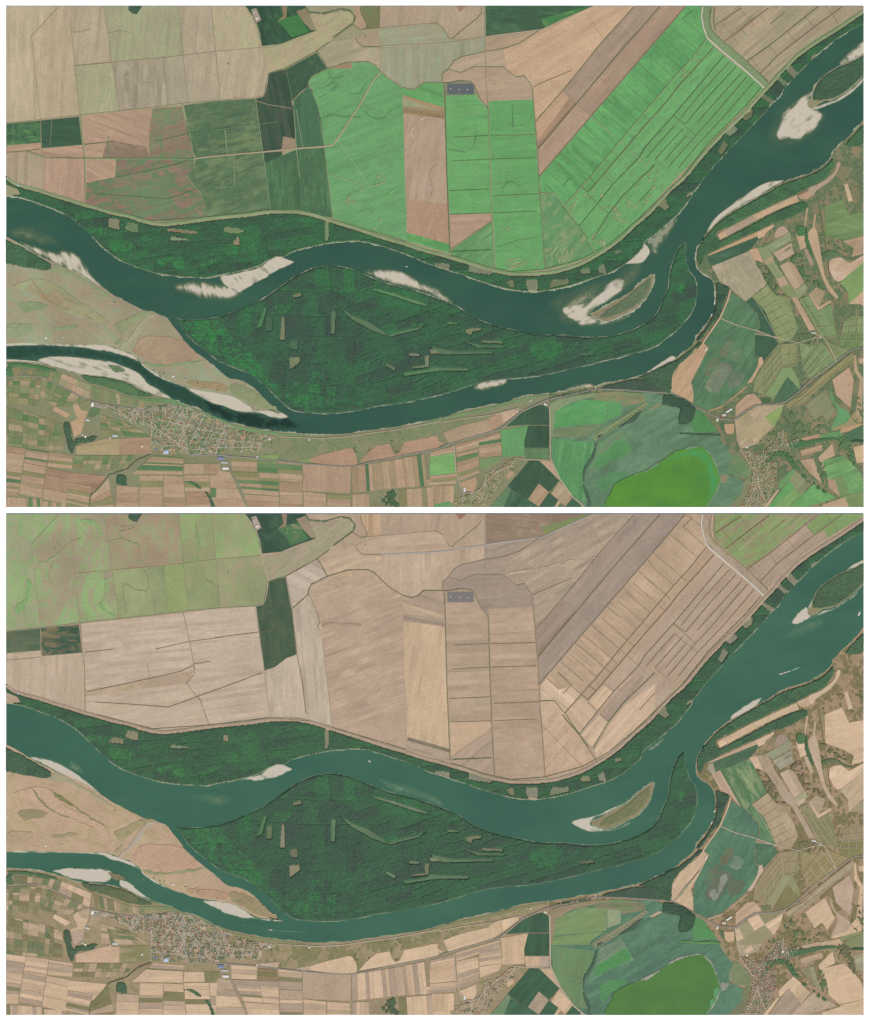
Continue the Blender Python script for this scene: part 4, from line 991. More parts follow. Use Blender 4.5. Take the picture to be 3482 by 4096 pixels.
STANDS_ISLAND = [("21:1390,1225 1560,1220 1700,1215 31:1764,-60 32:120,0 300,150 370,260 380,330 330,330 150,240 31:1686,150 1520,20", .85, .7),
    ("22:230,1110 285,1110 280,1200 225,1200", .6, .7), ("22:330,1290 390,1110 410,1130 370,1270", .85, .4), ("22:475,1100 600,1090 600,1170 480,1165", .7, .6),
    ("22:980,1120 1080,1180 1200,1230 1330,1310 1480,1290 1600,1275 1665,1240 1550,1300 1350,1345 1230,1300 1080,1215", .62, .25),
    ("22:650,900 870,800 1020,810 1300,910 1700,1040 23:78,1080 400,1230 600,1280 300,1190 22:1764,1150 1400,1130 1100,1080 900,960", .42, .9),
    ("22:1235,965 1380,1000 1600,1070 1700,1115 1560,1085 1380,1025 1250,985", .95, .2), ("22:860,950 960,990 1040,990 1120,970 1130,980 1040,1000 950,1000", .9, .4),
    ("32:570,365 660,380 660,450 560,440", .7, .5), ("32:760,290 860,290 860,370 760,360", .9, .5), ("32:560,450 750,480 950,490 940,560 700,575 550,560", .65, .7),
    ("32:880,400 950,410 950,480 885,480", .9, .5), ("32:400,345 515,360 515,420 420,400", .75, .7), ("32:750,380 830,390 825,490 750,480", .8, .6),
    ("33:740,100 930,50 1170,60 1165,125 1060,135 1000,180 850,200", .55, .8), ("33:605,90 745,85 720,180 620,190", .65, .8),
    ("33:250,40 400,85 600,90 580,100 380,100", .75, .25), ("33:0,90 180,130 480,130 500,145 100,155", .65, .4), ("33:0,250 300,260 310,280 0,287", .65, .4),
    ("32:1480,300 1764,255 1764,280 1490,325", .85, .3), ("32:1185,210 1215,210 1205,400 1180,400", .7, .3), ("32:1000,505 1170,540 1160,550 980,520", .95, .3),
    ("24:270,940 300,920 310,960 300,1010 260,1010", 1.1, .3), ("22:1545,1245 1665,1235 1600,1265 1545,1265", 1.1, .4), ("22:950,1130 1130,1090 1400,1150 1600,1180 1400,1260 1200,1200", .15, 1.15),
    ("32:0,0 30,0 300,150 700,100 760,290 560,360 400,330 370,250 250,120", .12, 1.1), ("32:960,300 1180,200 1180,400 1400,400 1400,520 1000,500", .2, 1.1), ("33:1170,60 1500,60 1460,160 1180,200", .2, 1.1),
    ("22:640,1170 900,1150 900,1372 620,1372", .15, 1.1), ("33:620,200 930,215 920,300 640,290", .25, 1.0), ("32:1360,100 1480,120 1500,250 1350,220", .3, .9),
    ("33:0,290 130,290 130,420 0,400", .2, 1.0)]
WOODS = [  # name, outline, tone, height, tints A (dark, light), tints B, sparse, label
 ("woodland", "21:20,570 52,585 130,620 220,670 320,730 390,770 412,800 370,828 300,822 230,812 150,795 90,780 20,765", .4, 13, ('2c5a3a', '3f7a48'), ('2f5840', '456f48'), None, "dark riverside wood at the west edge beside pale sand"),
 ("woodland", "31:640,312 760,327 900,347 1000,377 1100,432 1190,472 1190,492 1050,482 900,432 800,402 700,372", .5, 10, ('33643c', '5f8a52'), ('3a6340', '857c58'), None, "willow wood on the southern sandbank by the village"),
 ("woodland", "31:75,215 300,235 450,275 480,292 300,272 112,257 108,320 52,330 20,320 60,250", .6, 8, ('2f6a3c', '4f8a4a'), ('3a6540', '557a4a'), None, "narrow strip of trees along the south west shore"),
 ("woodland", "31:495,700 550,690 570,800 590,840 600,810 700,800 760,785 770,800 720,840 610,860 575,935 545,905 515,800", .4, 8, ('33553a', '46704a'), ('39563d', '4d6f48'), None, "dark wooded ravine west of the riverside village"),
 ("woodland", "24:445,615 470,567 560,468 700,368 880,265 1040,172 1130,130 1280,82 1400,25 14:1477,1240 1480,1300 24:1450,60 1380,130 1190,225 1000,310 840,390 625,500 560,540 585,592 650,565 880,445 1040,362 1210,295 1275,300 1262,345 1130,420 1010,455 880,520 650,622 520,690 470,720 440,790 410,740 410,680", .4, 12, ('2a5c38', '3f7d48'), ('2e5c3c', '447548'), None, "long wood lining the eastern bank above the narrows"),
 ("woodland", "24:560,925 640,947 665,972 620,1090 590,1180 500,1280 440,1372 405,1372 500,1240 552,1120 562,1000", .3, 12, ('2b5338', '3d6a45'), ('2d543b', '3d6845'), None, "narrow tree belt between the river bend and dike"),
 ("woodland", "24:870,757 935,777 1000,862 1060,972 1140,1042 1030,1022 960,932 900,822", .4, 6, ('3f6540', '6a7a50'), ('5f6a48', '8a7558'), .0, "scrubby gully between the eastern fields"),
 ("woodland", "24:1190,485 1250,478 1252,545 1205,557", .6, 8, ('2f6a3a', '3f8044'), ('3a6a40', '4a7a48'), None, "small square copse in the eastern valley"),
 ("woodland", "24:1252,560 1272,480 1290,600 1332,722 1310,722 1270,640", .5, 8, ('2f6a3c', '4a8048'), ('2f6038', '467545'), None, "slim hedge wood along the eastern valley stream"),
 ("woodland", "24:1140,748 1170,700 1222,690 1245,770 1300,860 1350,900 1420,1000 1340,940 1280,960 1230,860 1180,775", .5, 7, ('36623c', '55804e'), ('5a6a46', '8a7256'), .0, "bushy hollow wood in the eastern hills"),
 ("woodland", "24:1390,692 1480,668 1600,728 1670,720 1600,748 1480,702 1400,722", .6, 7, ('3a6a40', '5a804e'), ('4a6a44', '6a7850'), None, "curving hedge above the round eastern field"),
 ("woodland", "34:0,310 240,197 350,122 430,52 452,72 300,208 228,300 205,450 150,440 0,350 33:1640,335 1640,328", .35, 11, ('2f5a3a', '416f48'), ('30573d', '3f6845'), None, "dark wood between the river bend and lake marsh"),
 ("woodland", "33:1340,415 1630,342 1764,385 34:140,448 60,442 33:1500,428", .15, 7, ('36553f', '40644a'), ('38583f', '42664a'), None, "low dark plantation north of the lake marsh"),
 ("woodland", "34:150,472 260,482 390,562 388,640 330,702 260,682 272,582 200,562 140,540", .3, 11, ('28503a', '37643f'), ('2a513a', '38623f'), None, "dark wood wedge at the head of the lake"),
 ("woodland", "33:1320,790 1400,760 1500,702 1640,602 1720,560 34:60,545 0,580 33:1600,680 1500,720 1340,800 1310,860 1290,960 1225,1060 1215,1170 1255,1260 1270,1372 1240,1372 1230,1290 1200,1170 1205,1050 1265,950 1300,850", .3, 6, ('365a42', '4a7050'), ('365a44', '4a7050'), None, "dark reed lined channel winding past the lake"),
 ("woodland", "33:1000,472 1290,432 1282,447 1040,482 1000,492", .3, 9, ('2f5a38', '3f6e44'), ('30573c', '3f6845'), None, "thin riverside wood beside the country road"),
 ("woodland", "34:1190,-5 1330,-5 1345,60 1290,100 1210,60", .5, 6, ('4a6a45', '6a8055'), ('6a7050', '8a8062'), .25, "loose trees around the eastern farm"),
 ("woodland", "34:1130,840 1230,830 1450,800 1510,820 1420,835 1250,870 1160,900", .5, 8, ('2f6638', '45804a'), ('38653e', '4f7a48'), None, "leafy stream wood east of the eastern village"),
 ("woodland", "34:920,960 1040,905 1130,925 1180,1000 1260,1100 1440,1240 1430,1252 1300,1170 1170,1050 1100,960 1000,960 940,1060", .5, 8, ('2f6638', '4a804a'), ('3a653f', '557a4a'), .0, "curving gully wood south of the eastern village"),
 ("woodland", "34:1495,820 1530,790 1600,820 1640,900 1640,1030 1600,960 1540,900", .5, 7, ('3a6a40', '5a8550'), ('5a6a48', '7d7555'), .0, "bushes on the slope near the east edge"),
 ("woodland", "34:1600,830 1740,815 1740,845 1640,845", .2, 9, ('2a5a38', '3a6a42'), ('38603c', '4a7045'), None, "short dark tree row at the east edge"),
 ("woodland", "32:1310,1215 1400,1215 1430,1290 1440,1360 1340,1330 1290,1260", .4, 8, ('345a3c', '4a7548'), ('3f5f40', '5a7048'), .05, "dark copse beside a looping track in the south"),
 ("woodland", "31:920,1100 960,1095 998,1120 1000,1182 920,1170", .4, 8, ('2c5a38', '406f42'), ('3a5f3e', '4f6f48'), None, "small dark square copse in the southern fields"),
 ("woodland", "31:1425,1155 1500,1142 1560,1180 1600,1215 1540,1200 1490,1165", .5, 7, ('2f6a3a', '45804a'), ('35633c', '4a7545'), None, "curved hollow copse in the southern fields"),
 ("woodland", "31:1605,1232 1640,1240 1670,1290 1692,1372 1662,1372 1640,1290", .5, 7, ('2f5f3a', '407548'), ('34603c', '487044'), None, "curved dark hedge at the southern edge"),
 ("woodland", "34:285,765 400,768 575,775 575,795 400,790 285,780", .2, 8, ('2f5a3c', '3a6a44'), ('4f8a44', '5f9a4c'), None, "straight hedge across the marsh north of the lake"),
 ("woodland", "14:1570,1140 1620,1080 1740,960 1740,1080 1680,1150 1600,1150", .4, 9, ('2d6038', '427a48'), ('345f3e', '4a7548'), None, "riverside wood at the east edge below the island"),
]
SCRUB = [
 ("scrub", "24:1400,200 1540,150 1740,200 1740,360 1600,390 1560,280 1420,300 1320,400 1300,280", .5, 5, ('5a7548', '7f8058'), ('5a7048', '7a6f50'), .5, "scattered bushes on the eastern bluff"),
 ("scrub", "34:1130,600 1240,560 1330,650 1420,690 1460,740 1260,780 1150,810", .5, 6, ('3a6a3c', '5f804c'), ('45703f', '6a7a4c'), .48, "scattered bushes on the brown slope above the eastern village"),
 ("scrub", "34:960,780 1060,680 1120,600 1120,740 1040,800 960,850 850,900 830,890", .5, 6, ('3a6a3c', '5f804c'), ('45703f', '6a7a4c'), .45, "bushes on the hillside beside the eastern village"),
 ("scrub", "34:1560,560 1640,560 1700,400 1740,600 1740,690 1600,690", .5, 5, ('4a6f42', '6f8052'), ('4f6f45', '74704f'), .4, "bushes between the fields at the east edge"),
 ("scrub", "34:1320,970 1400,1000 1440,1180 1420,1200 1390,1160", .5, 6, ('3a6a3c', '5f804c'), ('45703f', '6a7a4c'), .3, "bushes in the strip between two south eastern fields"),
 ("scrub", "24:1370,560 1420,560 1550,620 1620,700 1500,660 1390,680", .5, 5, ('5a7548', '7f8058'), ('5a7048', '7a6f50'), .5, "thin bushes along the eastern valley edge"),
 ("scrub", "32:1090,900 1180,800 1400,740 1500,800 1480,850 1420,930 1380,850 1270,850 1130,990", .5, 4, ('5a7548', '7f8658'), ('6a7548', '8a7f58'), .5, "thin bushes in the gullies above the southern fields"),
]

# ------------------------------------------------------------------ build
M_WHITE = pm('fdfdfd', 0.9, 0.004)
for _n in M_WHITE.node_tree.nodes:
    if _n.type == 'RGB': _n.outputs[0].default_value = (0.93, 0.925, 0.90, 1)
bpy_sheet = bpy.data.meshes.new('ground_sheet')
R_ = 40000.0
bpy_sheet.from_pydata([(-R_, -R_, 0), (R_, -R_, 0), (R_, R_, 0), (-R_, R_, 0)], [], [(0, 1, 2, 3)])
tag(link('ground', bpy_sheet, M_WHITE, (0, 0, -14.0)), kind='structure')

SAND = {'A': ('cabfab', 'beb39c'), 'B': ('cabfac', 'c0b49f')}
def fields(text, panel, parent, zone):
    for ln in text.strip().split('\n'):
        g = [s.strip() for s in ln.split('|')]
        pts, col, opt, lab = P(g[0]), g[1 if panel == 'A' else 2], g[3], g[4]
        if col == '-': continue
        if 's' in opt: pts = smooth(pts, 4, True, 0.6, len(pts))
        if 'm' in opt: pts = ragged(pts, 5.0, len(pts))
        z = next_z(panel)
        row = -math.radians(float(opt[1:])) if opt.startswith('r') else 0.0
        if lab:
            l = lab.split('//'); l = l[0] if panel == 'A' or len(l) == 1 else l[1]
            marsh = 'marsh' in l and 'field' not in l
            o = slab('marsh' if marsh else 'field', pts, panel, ZLAND - 1.0, z, M_FARM)
            if o: tag(o, l + ' ' + PANEL_NAME[panel], 'marsh' if marsh else 'field')
        else:
            o = slab('field', pts, panel, ZLAND - 1.0, z, M_FARM, parent)
        if o:
            paint(o, col, row, 0.3 if opt.startswith('r') else 0.12)
            nw = panel == 'B' and pts[0][0] < 1000 and pts[0][1] < 400      # flooded meadows there: blotches, no drill rows
            if nw: o['rowamp'] = .08
            if 'm' in opt:
                for nm_ in ('tint', 'tint2'): o[nm_] = tuple(.6 * a_ + .4 * b_ for a_, b_ in zip(o[nm_], alb('4a7855')))
            if opt.startswith('r') and not nw: crop_strips(o, pts, panel, col, -row, z, 1.0 if lab else 1.8)
def crop_strips(o, pts, panel, col, ang, z, force):
    """bays and drill widths inside a field: strips of slightly different growth, parts of that field"""
    xs = [p[0] for p in pts]; ys = [p[1] for p in pts]
    r = random.Random(int(sum(xs))); nx, ny = math.sin(ang), math.cos(ang)      # across the rows (y runs down)
    d = [p[0] * nx + p[1] * ny for p in pts]; lo, hi = min(d), max(d); t = lo + r.uniform(5, 20); base = col.split('/')[0]
    k = 0
    while t < hi - 6 and k < 14:
        w = r.uniform(7, 26); q = halfplane(halfplane(pts, nx, ny, t, 1), nx, ny, min(t + w, hi), -1)
        t += w + r.uniform(6, 40); k += 1
        if len(q) < 3: continue
        kk = 1 + force * r.choice((-.035, -.022, .018, .026)) * (.7 if panel == 'B' and force == 1 else 1)
        c = ''.join('%02x' % max(0, min(255, int(int(base[i:i + 2], 16) * kk))) for i in (0, 2, 4))
        q2 = slab('crop_strip', q, panel, ZLAND - .9, z + ZSTEP * .45, M_FARM, o)
        if q2:
            paint(q2, c + ('/' + col.split('/')[1] if '/' in col else ''), -ang, .3)
def halfplane(pts, nx, ny, lim, sg):
    out = []
    for i in range(len(pts)):
        a, b = pts[i - 1], pts[i]; da, db = sg * (a[0] * nx + a[1] * ny - lim), sg * (b[0] * nx + b[1] * ny - lim)
        if (da >= 0) != (db >= 0):
            t = da / (da - db); out.append((a[0] + t * (b[0] - a[0]), a[1] + t * (b[1] - a[1])))
        if db >= 0: out.append(b)
    return out
VILLAGE_BLOCKS = ('31:1090,600', '31:1200,605', '31:1195,735', '31:1440,570', '32:70,710', '31:830,555')
def strips(panel, parent):
    pv = []; pf = []; pc = []
    for bi, ln in enumerate(STRIPS.strip().split('\n')):
        g = ln.split('|'); q = P(g[0]); nr, nc = map(int, g[1].split(','))
        if len(q) == 5: q = [q[0], q[1], q[3], q[4]]
        pal = PALETTES[g[2] if panel == 'A' else g[3]]
        r = random.Random(bi * 17 + 3); r2 = random.Random(bi * 17 + (5 if panel == 'A' else 9))
        def cuts(n):
            w = [r.uniform(0.5, 1.6) for _ in range(n)]; s = sum(w); a = [0.0]
            for x in w: a.append(a[-1] + x / s)
            return a
        us, vs = cuts(nc), cuts(nr)
        def at(u, v):
            t = [(q[0][k] * (1 - u) + q[1][k] * u) * (1 - v) + (q[3][k] * (1 - u) + q[2][k] * u) * v for k in (0, 1)]
            return tuple(t)
        ang = -math.atan2(-(q[1][1] - q[0][1]), q[1][0] - q[0][0]) if nr >= nc else -math.atan2(-(q[3][1] - q[0][1]), q[3][0] - q[0][0])
        last = None; zb = next_z(panel)
        for i in range(nc):
            for j in range(nr):
                c = r2.choice(pal)
                if c == last: c = r2.choice(pal)
                last = c
                e = 0.012 / max(nc, 1); f = 0.012 / max(nr, 1)
                pts = [at(us[i] + e, vs[j] + f), at(us[i + 1] - e, vs[j] + f), at(us[i + 1] - e, vs[j + 1] - f), at(us[i] + e, vs[j + 1] - f)]
                if g[0].startswith(VILLAGE_BLOCKS):      # tiny back gardens between the houses: one joined part
                    w4 = [W(p, panel) for p in pts]; n0 = len(pv)
                    pv += [(x_, y_, zb) for x_, y_ in w4] + [(x_, y_, ZLAND - 1.0) for x_, y_ in w4]
                    pf += [(n0 + 3, n0 + 2, n0 + 1, n0)] + [(n0 + q_, n0 + (q_ + 1) % 4, n0 + 4 + (q_ + 1) % 4, n0 + 4 + q_) for q_ in range(4)]
                    pc += [alb(c)] * 5
                    continue
                o = slab('garden_plot' if 'garden' in g[2] else 'field', pts, panel, ZLAND - 1.0, zb, M_FARM, parent)
                if o: paint(o, c, ang, 0.3)
    me = bpy.data.meshes.new('garden_plots'); me.from_pydata([(a, b, c) for a, b, c in pv], [], pf)
    at = me.attributes.new('tint', 'FLOAT_COLOR', 'FACE'); at.data.foreach_set('color', [v for q in pc for v in (q[0], q[1], q[2], 1.0)])
    o = link('garden_plots', me, M_PLOTS, (0, 0, 0), parent); o['kind'] = 'stuff'
def lines(panel, parent_of):
    for ln in LINES.strip().split('\n'):
        kind, pts, w, ca, cb = ln.split('|')
        c = ca if panel == 'A' else cb
        if c == '-': continue
        pts = P(pts); w = float(w) * 1.0
        if kind == 'road':
            o = ribbon('road', pts, panel, w * 1.15, M_FARM, crown=0.3); tag(o, kind='structure')
        elif kind == 'track':
            o = ribbon('track', pts, panel, w * 1.1, M_FARM, crown=0.2, parent=parent_of)
        elif kind == 'scar':
            o = ribbon('old_channel', smooth(pts, 5, False), panel, w * 1.6, M_FARM, crown=.1, parent=parent_of, vary=.25, wild=True)
        elif kind == 'hedge':
            o = ribbon('hedge', pts, panel, w * 1.1, M_FARM, crown=1.2, parent=parent_of, vary=0.45)
        else:
            o = ribbon('ditch', pts, panel, w * 1.1, M_FARM, crown=0.35, parent=parent_of, vary=0.3)
        if o:
            paint(o, c, 0, 0.0)
            if kind == 'ditch' and panel == 'B':
                for nm_ in ('tint', 'tint2'): o[nm_] = tuple(.75 * a_ + .25 * b_ for a_, b_ in zip(o[nm_], alb('b09a80')))
            if kind == 'ditch' and pts[0][1] < 425 and pts[0][0] < 850:      # half dry ditches of the pale north western fields
                k_ = alb('b0a486' if panel == 'A' else '969670')
                for nm_ in ('tint', 'tint2'): o[nm_] = tuple(.6 * a_ + .4 * b_ for a_, b_ in zip(o[nm_], k_))
def wood(panel, rec, seed):
    name, outline, tone, h, ta, tb, sparse, lab = rec
    poly = smooth(P(outline), 3, True, 1.0, seed)
    ta = ta if panel == 'A' else tb
    polys = [poly]; holes = []
    if sparse is None:
        o = canopy(name, panel, [ragged(P(outline), 2.0, seed)], tone=tone * .7, height=h, seed=seed, lift=LIFT, plots=[(0, 3500, .3, 40, 30)])
    else:
        o = sparse_canopy(name, panel, poly, sparse, tone, h, seed)
    if o:
        o['tint'] = alb(ta[0]); o['tint2'] = alb(ta[1])
        tag(o, lab + ' ' + PANEL_NAME[panel], 'scrub' if name == 'scrub' else 'wood', kind='stuff')
def sparse_canopy(name, panel, poly, thr, tone, h, seed, step=2.5, holes=(), cell=9):
    gx, gy, m = masked_grid([poly], holes, step)
    n = 0.6 * vnoise(gx, gy, cell, seed) + 0.5 * vnoise(gx, gy, cell * 3, seed + 1)
    m &= n > thr
    r = np.random.default_rng(seed)
    z = h * (0.6 + 0.4 * r.uniform(-1, 1, gx.shape)) * np.clip((n - thr) * 3, 0.3, 1)
    gx = np.clip(gx, PX0 + .3, PX1 - .3); gy = np.clip(gy, PY0 + .3, PY1 - .3)
    # drop to the ground at the rim
    return grid_object(name, gx, gy, m, np.where(m, z + LIFT, 0.0), np.full(gx.shape, tone), 'tone', panel, M_TREE, ZLAND + 0.2)
SAND_BARS = {'A': [  # outline, soft rim, top dryness, label
 ("21:150,600 230,628 330,660 430,690 480,672 540,682 600,705 650,745 680,790 700,850 740,895 800,950 860,1000 780,965 700,912 600,855 480,795 380,740 280,690 190,632", 9, 1, "long pale sandbank below the western wood"),
 ("21:70,510 180,478 260,488 340,528 430,570 455,612 380,632 280,612 180,592 90,565", 26, .5, "submerged sand shoal at the west edge"),
 ("21:1380,955 1450,925 1540,922 1640,930 1720,940 22:80,945 160,970 205,1005 110,1042 0,1046 21:1640,1046 1580,1036 1520,1006 1430,990", 14, 1, "oval white sandbank in midstream"),
 ("22:40,872 150,852 250,827 350,797 420,745 500,712 560,733 622,757 600,778 500,824 420,874 330,924 250,970 190,1005 150,980 95,955 55,915", 6, 1, "white sandbank against the north shore"),
 ("22:1170,838 1280,822 1370,822 1460,838 1540,878 1620,928 1700,958 23:60,978 135,1038 172,1080 60,1045 22:1700,1016 1600,980 1500,950 1400,932 1310,895 1240,872", 10, 1, "white sandbank along the big island's north shore"),
 ("23:930,1075 1060,1000 1200,950 1350,900 1470,866 1560,770 1655,752 1660,830 1620,905 1540,985 1400,1070 1290,1140 1270,1180 1390,1232 1300,1255 1150,1262 1040,1245 1000,1180 960,1120", 40, .52, "wide underwater shoal around the midstream islet"),
 ("23:1040,1125 1115,1095 1220,1080 1290,1035 1350,985 1400,925 1460,890 1532,902 1510,980 1460,1022 1380,1072 1300,1118 1270,1152 1262,1182 1320,1212 1400,1226 1480,1205 1560,1170 1570,1180 1490,1218 1390,1244 1300,1250 1190,1256 1120,1214 1070,1184", 9, 1, "bright white sandbank west of the crescent islet"),
 ("23:1530,775 1600,720 1660,655 1700,635 1724,680 1700,735 1655,772 1580,776", 6, 1, "white sand spit on the north shore near the narrows"),
 ("24:-10,620 30,648 42,690 0,745 -20,745", 5, 1, "small sand tip by the northern shore bend"),
 ("24:10,600 120,505 235,418 255,432 205,512 152,595 105,645 100,690 60,690 40,640", 9, .62, "grey sandy foreshore on the north bank at the narrows"),
 ("24:470,555 520,448 580,385 680,305 780,236 880,170 960,134 1040,120 1095,122 1000,182 900,244 800,297 700,357 600,428 530,497", 7, 1, "long pale beach on the eastern bank"),
 ("14:1335,685 1280,735 1200,785 1130,845 1075,905 1055,980 1035,1050 1055,1100 1130,1085 1210,1102 1260,1076 1330,1016 1372,964 1400,910 1375,880 1345,850 1300,830 1290,780 1325,720", 8, 1, "large white sandbank at the tip of the wooded island"),
 ("14:1040,870 1180,760 1330,680 1340,850 1420,870 1400,1000 1220,1130 1040,1160 960,1080", 40, .3, "green tinted shoal around the island sandbank"),
 ("14:1300,850 1440,800 1520,765 1640,680 1760,560 1740,610 1640,715 1530,790 1430,830 1340,860", 5, .8, "thin beach along the wooded island's south shore"),
 ("14:1760,300 1640,380 1560,460 1530,500 1600,492 1660,462 1760,405", 10, .95, "pale sand spit north of the wooded island"),
 ("31:285,212 350,172 480,164 620,174 760,186 860,201 960,236 1060,281 1120,326 1165,380 1245,420 1320,470 1350,505 1250,485 1180,455 1080,412 1000,372 900,342 760,322 640,312 500,270 400,245", 6, 1, "broad sandbank along the southern channel"),
 ("31:1435,395 1500,412 1600,428 1700,448 32:40,455 110,467 190,502 260,542 340,582 440,592 515,602 575,642 500,657 430,642 380,622 300,612 200,605 120,580 60,555 0,545 31:1640,525 1560,485 1480,435", 7, 1, "ragged sandbank on the tongue of land opposite the village"),
 ("31:52,52 200,55 400,66 620,72 800,70 900,95 1000,135 1055,160 1120,230 1095,215 1010,178 940,158 860,136 760,122 640,100 400,86 200,84 30,88 30,52", 6, .9, "sandy northern shore of the southern channel"),
 ("31:1120,220 1200,280 1290,335 1380,372 1450,398 1500,430 1400,392 1280,350 1190,300 1110,235", 4, .9, "narrow beach on the north side of the channel"),
 ("33:350,400 430,365 520,350 615,343 580,384 500,410 420,430 360,424", 8, .9, "short sandbar on the big island's south shore"),
 ("34:0,305 60,258 130,208 200,166 238,162 244,192 180,220 100,260 40,294", 5, .95, "pale beach inside the river bend"),
 ("33:1060,430 1180,388 1275,388 1262,413 1160,428", 8, .8, "small sandbar by the southern jetty"),
 ("24:236,725 268,655 312,608 298,680 262,715", 4, .95, "little sand spit on the big island's tip"),
 ("31:30,190 150,192 300,205 420,238 300,222 150,212 30,208", 4, .9, "narrow beach at the south west edge"),
 ], 'B': [
 ("21:225,655 330,668 420,692 500,728 580,775 650,825 690,850 740,900 800,955 860,1000 780,965 700,912 600,855 480,795 380,740 290,700", 7, 1, "slim pale sandbank below the western wood"),
 ("21:560,690 640,740 650,800 600,780 540,745", 14, .35, "green tinted shoal beside the western sandbank"),
 ("21:1500,960 1640,950 1764,960 22:140,990 60,1040 21:1640,1030", 40, .3, "faint midstream shoal"),
 ("22:80,862 200,842 290,808 350,797 420,745 500,712 560,730 608,757 560,782 480,822 420,832 320,852 260,838 150,852", 5, 1, "white sandbank against the north shore"),
 ("22:1280,830 1400,860 1560,900 1720,960 23:120,1040 60,1045 22:1600,980 1400,932", 26, .3, "pale shoal along the big island's north shore"),
 ("23:1110,1170 1150,1150 1240,1130 1330,1110 1420,1060 1510,1034 1480,1062 1400,1100 1300,1130 1270,1160 1265,1185 1320,1212 1400,1228 1480,1210 1560,1170 1570,1182 1490,1220 1390,1242 1260,1248 1180,1222 1130,1196", 6, 1, "bright white sandbank west of the crescent islet"),
 ("24:10,605 80,560 160,495 120,560 60,605", 8, .6, "grey sandy foreshore on the north bank at the narrows"),
 ("24:668,352 700,316 800,246 880,202 924,193 900,234 840,284 760,334 690,368", 6, 1, "pale beach on the eastern bank"),
 ("24:470,570 560,460 640,390 672,370 640,420 560,490", 6, .7, "thin grey beach on the eastern bank"),
 ("14:1150,900 1180,848 1230,798 1270,776 1300,850 1250,892 1195,914", 6, 1, "white sandbank at the tip of the wooded island"),
 ("14:1100,1000 1180,930 1300,880 1400,860 1390,940 1300,980 1180,1020", 34, .28, "swirling shoal below the island sandbank"),
 ("14:1275,800 1300,740 1330,700 1310,760 1290,840 1330,850 1400,805 1480,785 1640,680 1700,620 1640,700 1500,790 1400,830 1300,862", 5, .8, "thin beach along the wooded island's shore"),
 ("14:1760,385 1640,440 1575,490 1640,470 1760,420", 5, .9, "thin sand spit north of the wooded island"),
 ("31:415,217 540,197 700,202 800,202 870,222 880,262 855,304 760,310 640,300 540,274 470,245", 6, 1, "oval sandbank along the southern channel"),
 ("31:950,285 1050,328 1062,350 1150,418 1260,466 1330,505 1200,460 1080,412 1000,372 940,335", 6, .9, "narrow sandbank tail beside the willow wood"),
 ("31:1590,455 1686,452 32:60,459 140,477 220,517 295,570 340,588 515,605 530,618 400,612 290,592 220,594 160,574 80,554 0,510 31:1640,490", 6, 1, "smooth sandbank on the tongue of land opposite the village"),
 ("31:52,56 400,68 800,74 900,98 1000,137 1055,162 1120,230 1095,212 1010,172 940,148 860,130 800,100 640,84 400,80 30,76 30,56", 5, .9, "sandy northern shore of the southern channel"),
 ("31:1120,220 1200,280 1290,335 1380,372 1450,398 1600,452 1400,388 1280,345 1190,298 1110,235", 4, .9, "narrow beach on the north side of the channel"),
 ("34:-20,320 60,310 180,262 120,300 60,325", 4, 1, "orange beach inside the river bend"),
 ("24:236,725 268,665 306,622 290,680 262,715", 4, .95, "little sand spit on the big island's tip"),
 ("31:30,195 150,197 300,208 400,240 300,226 150,214 30,210", 4, .9, "narrow beach at the south west edge"),
 ]}
WEED = [("31:30,85 300,82 600,95 900,150 1040,170 1160,260 1300,340 1500,430 1764,560 32:250,590 430,640 600,670 700,720 600,745 400,740 180,700 31:1764,660 1500,560 1300,480 1120,330 900,210 600,170 350,165 30,188", 16, .75, '2a4a3c'),
        ("32:0,545 130,590 250,602 330,622 430,655 560,650 660,705 600,738 450,738 300,722 180,697 80,657 0,622 31:1600,560", 14, .95, '20392f'),
        ("31:1560,480 1700,520 32:60,560 20,600 31:1640,570", 10, .9, '20392f')]
ROADS = """
31:30,338 160,320 330,328 440,375 560,445 720,518 830,547 1000,572 1200,602 1300,628 1420,662 1764,727|6|grey
31:1480,938 1764,945 32:110,952 340,967 500,987 690,1008 1000,1033 1100,1026 1450,950 1764,890 33:130,863 380,790 550,740 600,700 720,600 890,520 1000,490 1300,425 1500,430 1764,450 34:215,455 300,510 400,570 560,640 600,660 700,662 780,600 870,548 1000,548 1110,520 1200,450 1300,350 1450,245 1600,130 1650,108 1740,98|9|grey
32:500,795 800,812 1000,802 1200,772 1400,747 1600,707 1764,680 33:100,685 260,655 470,630 690,575 730,590|6|pale
33:190,860 205,1082 240,1190 265,1242 380,1230 440,1150 520,1080 640,1020 665,965 745,975 945,982|7|pale
33:940,560 945,960 960,1000 1020,1130 1120,1270 1240,1372|9|pale
24:672,975 650,1060 590,1200 470,1372 34:455,65 300,205 225,290 207,455|12|tan
34:705,665 718,760 750,900 840,1040 950,960 1080,850 1085,740|6|pale
34:840,1040 880,1050 880,1150 935,1290|6|pale
34:770,1372 840,1250 882,1150|6|pale
33:265,1242 250,1372|6|pale
33:440,1150 430,1230 380,1320|6|pale
31:1190,712 1300,780 1400,852 1480,938|6|pale
31:830,547 930,592 1040,668|6|pale
31:1200,602 1190,720 1185,930|5|pale
24:1300,1310 1380,1340 34:1420,40 1500,205|7|pale
34:860,-10 1040,18 1200,62 1360,15|6|pale
24:600,1205 700,1250 880,1300 1040,1360|6|pale
32:110,955 125,1070 210,1210 270,1372|6|grey
33:0,1372|0|pale
"""
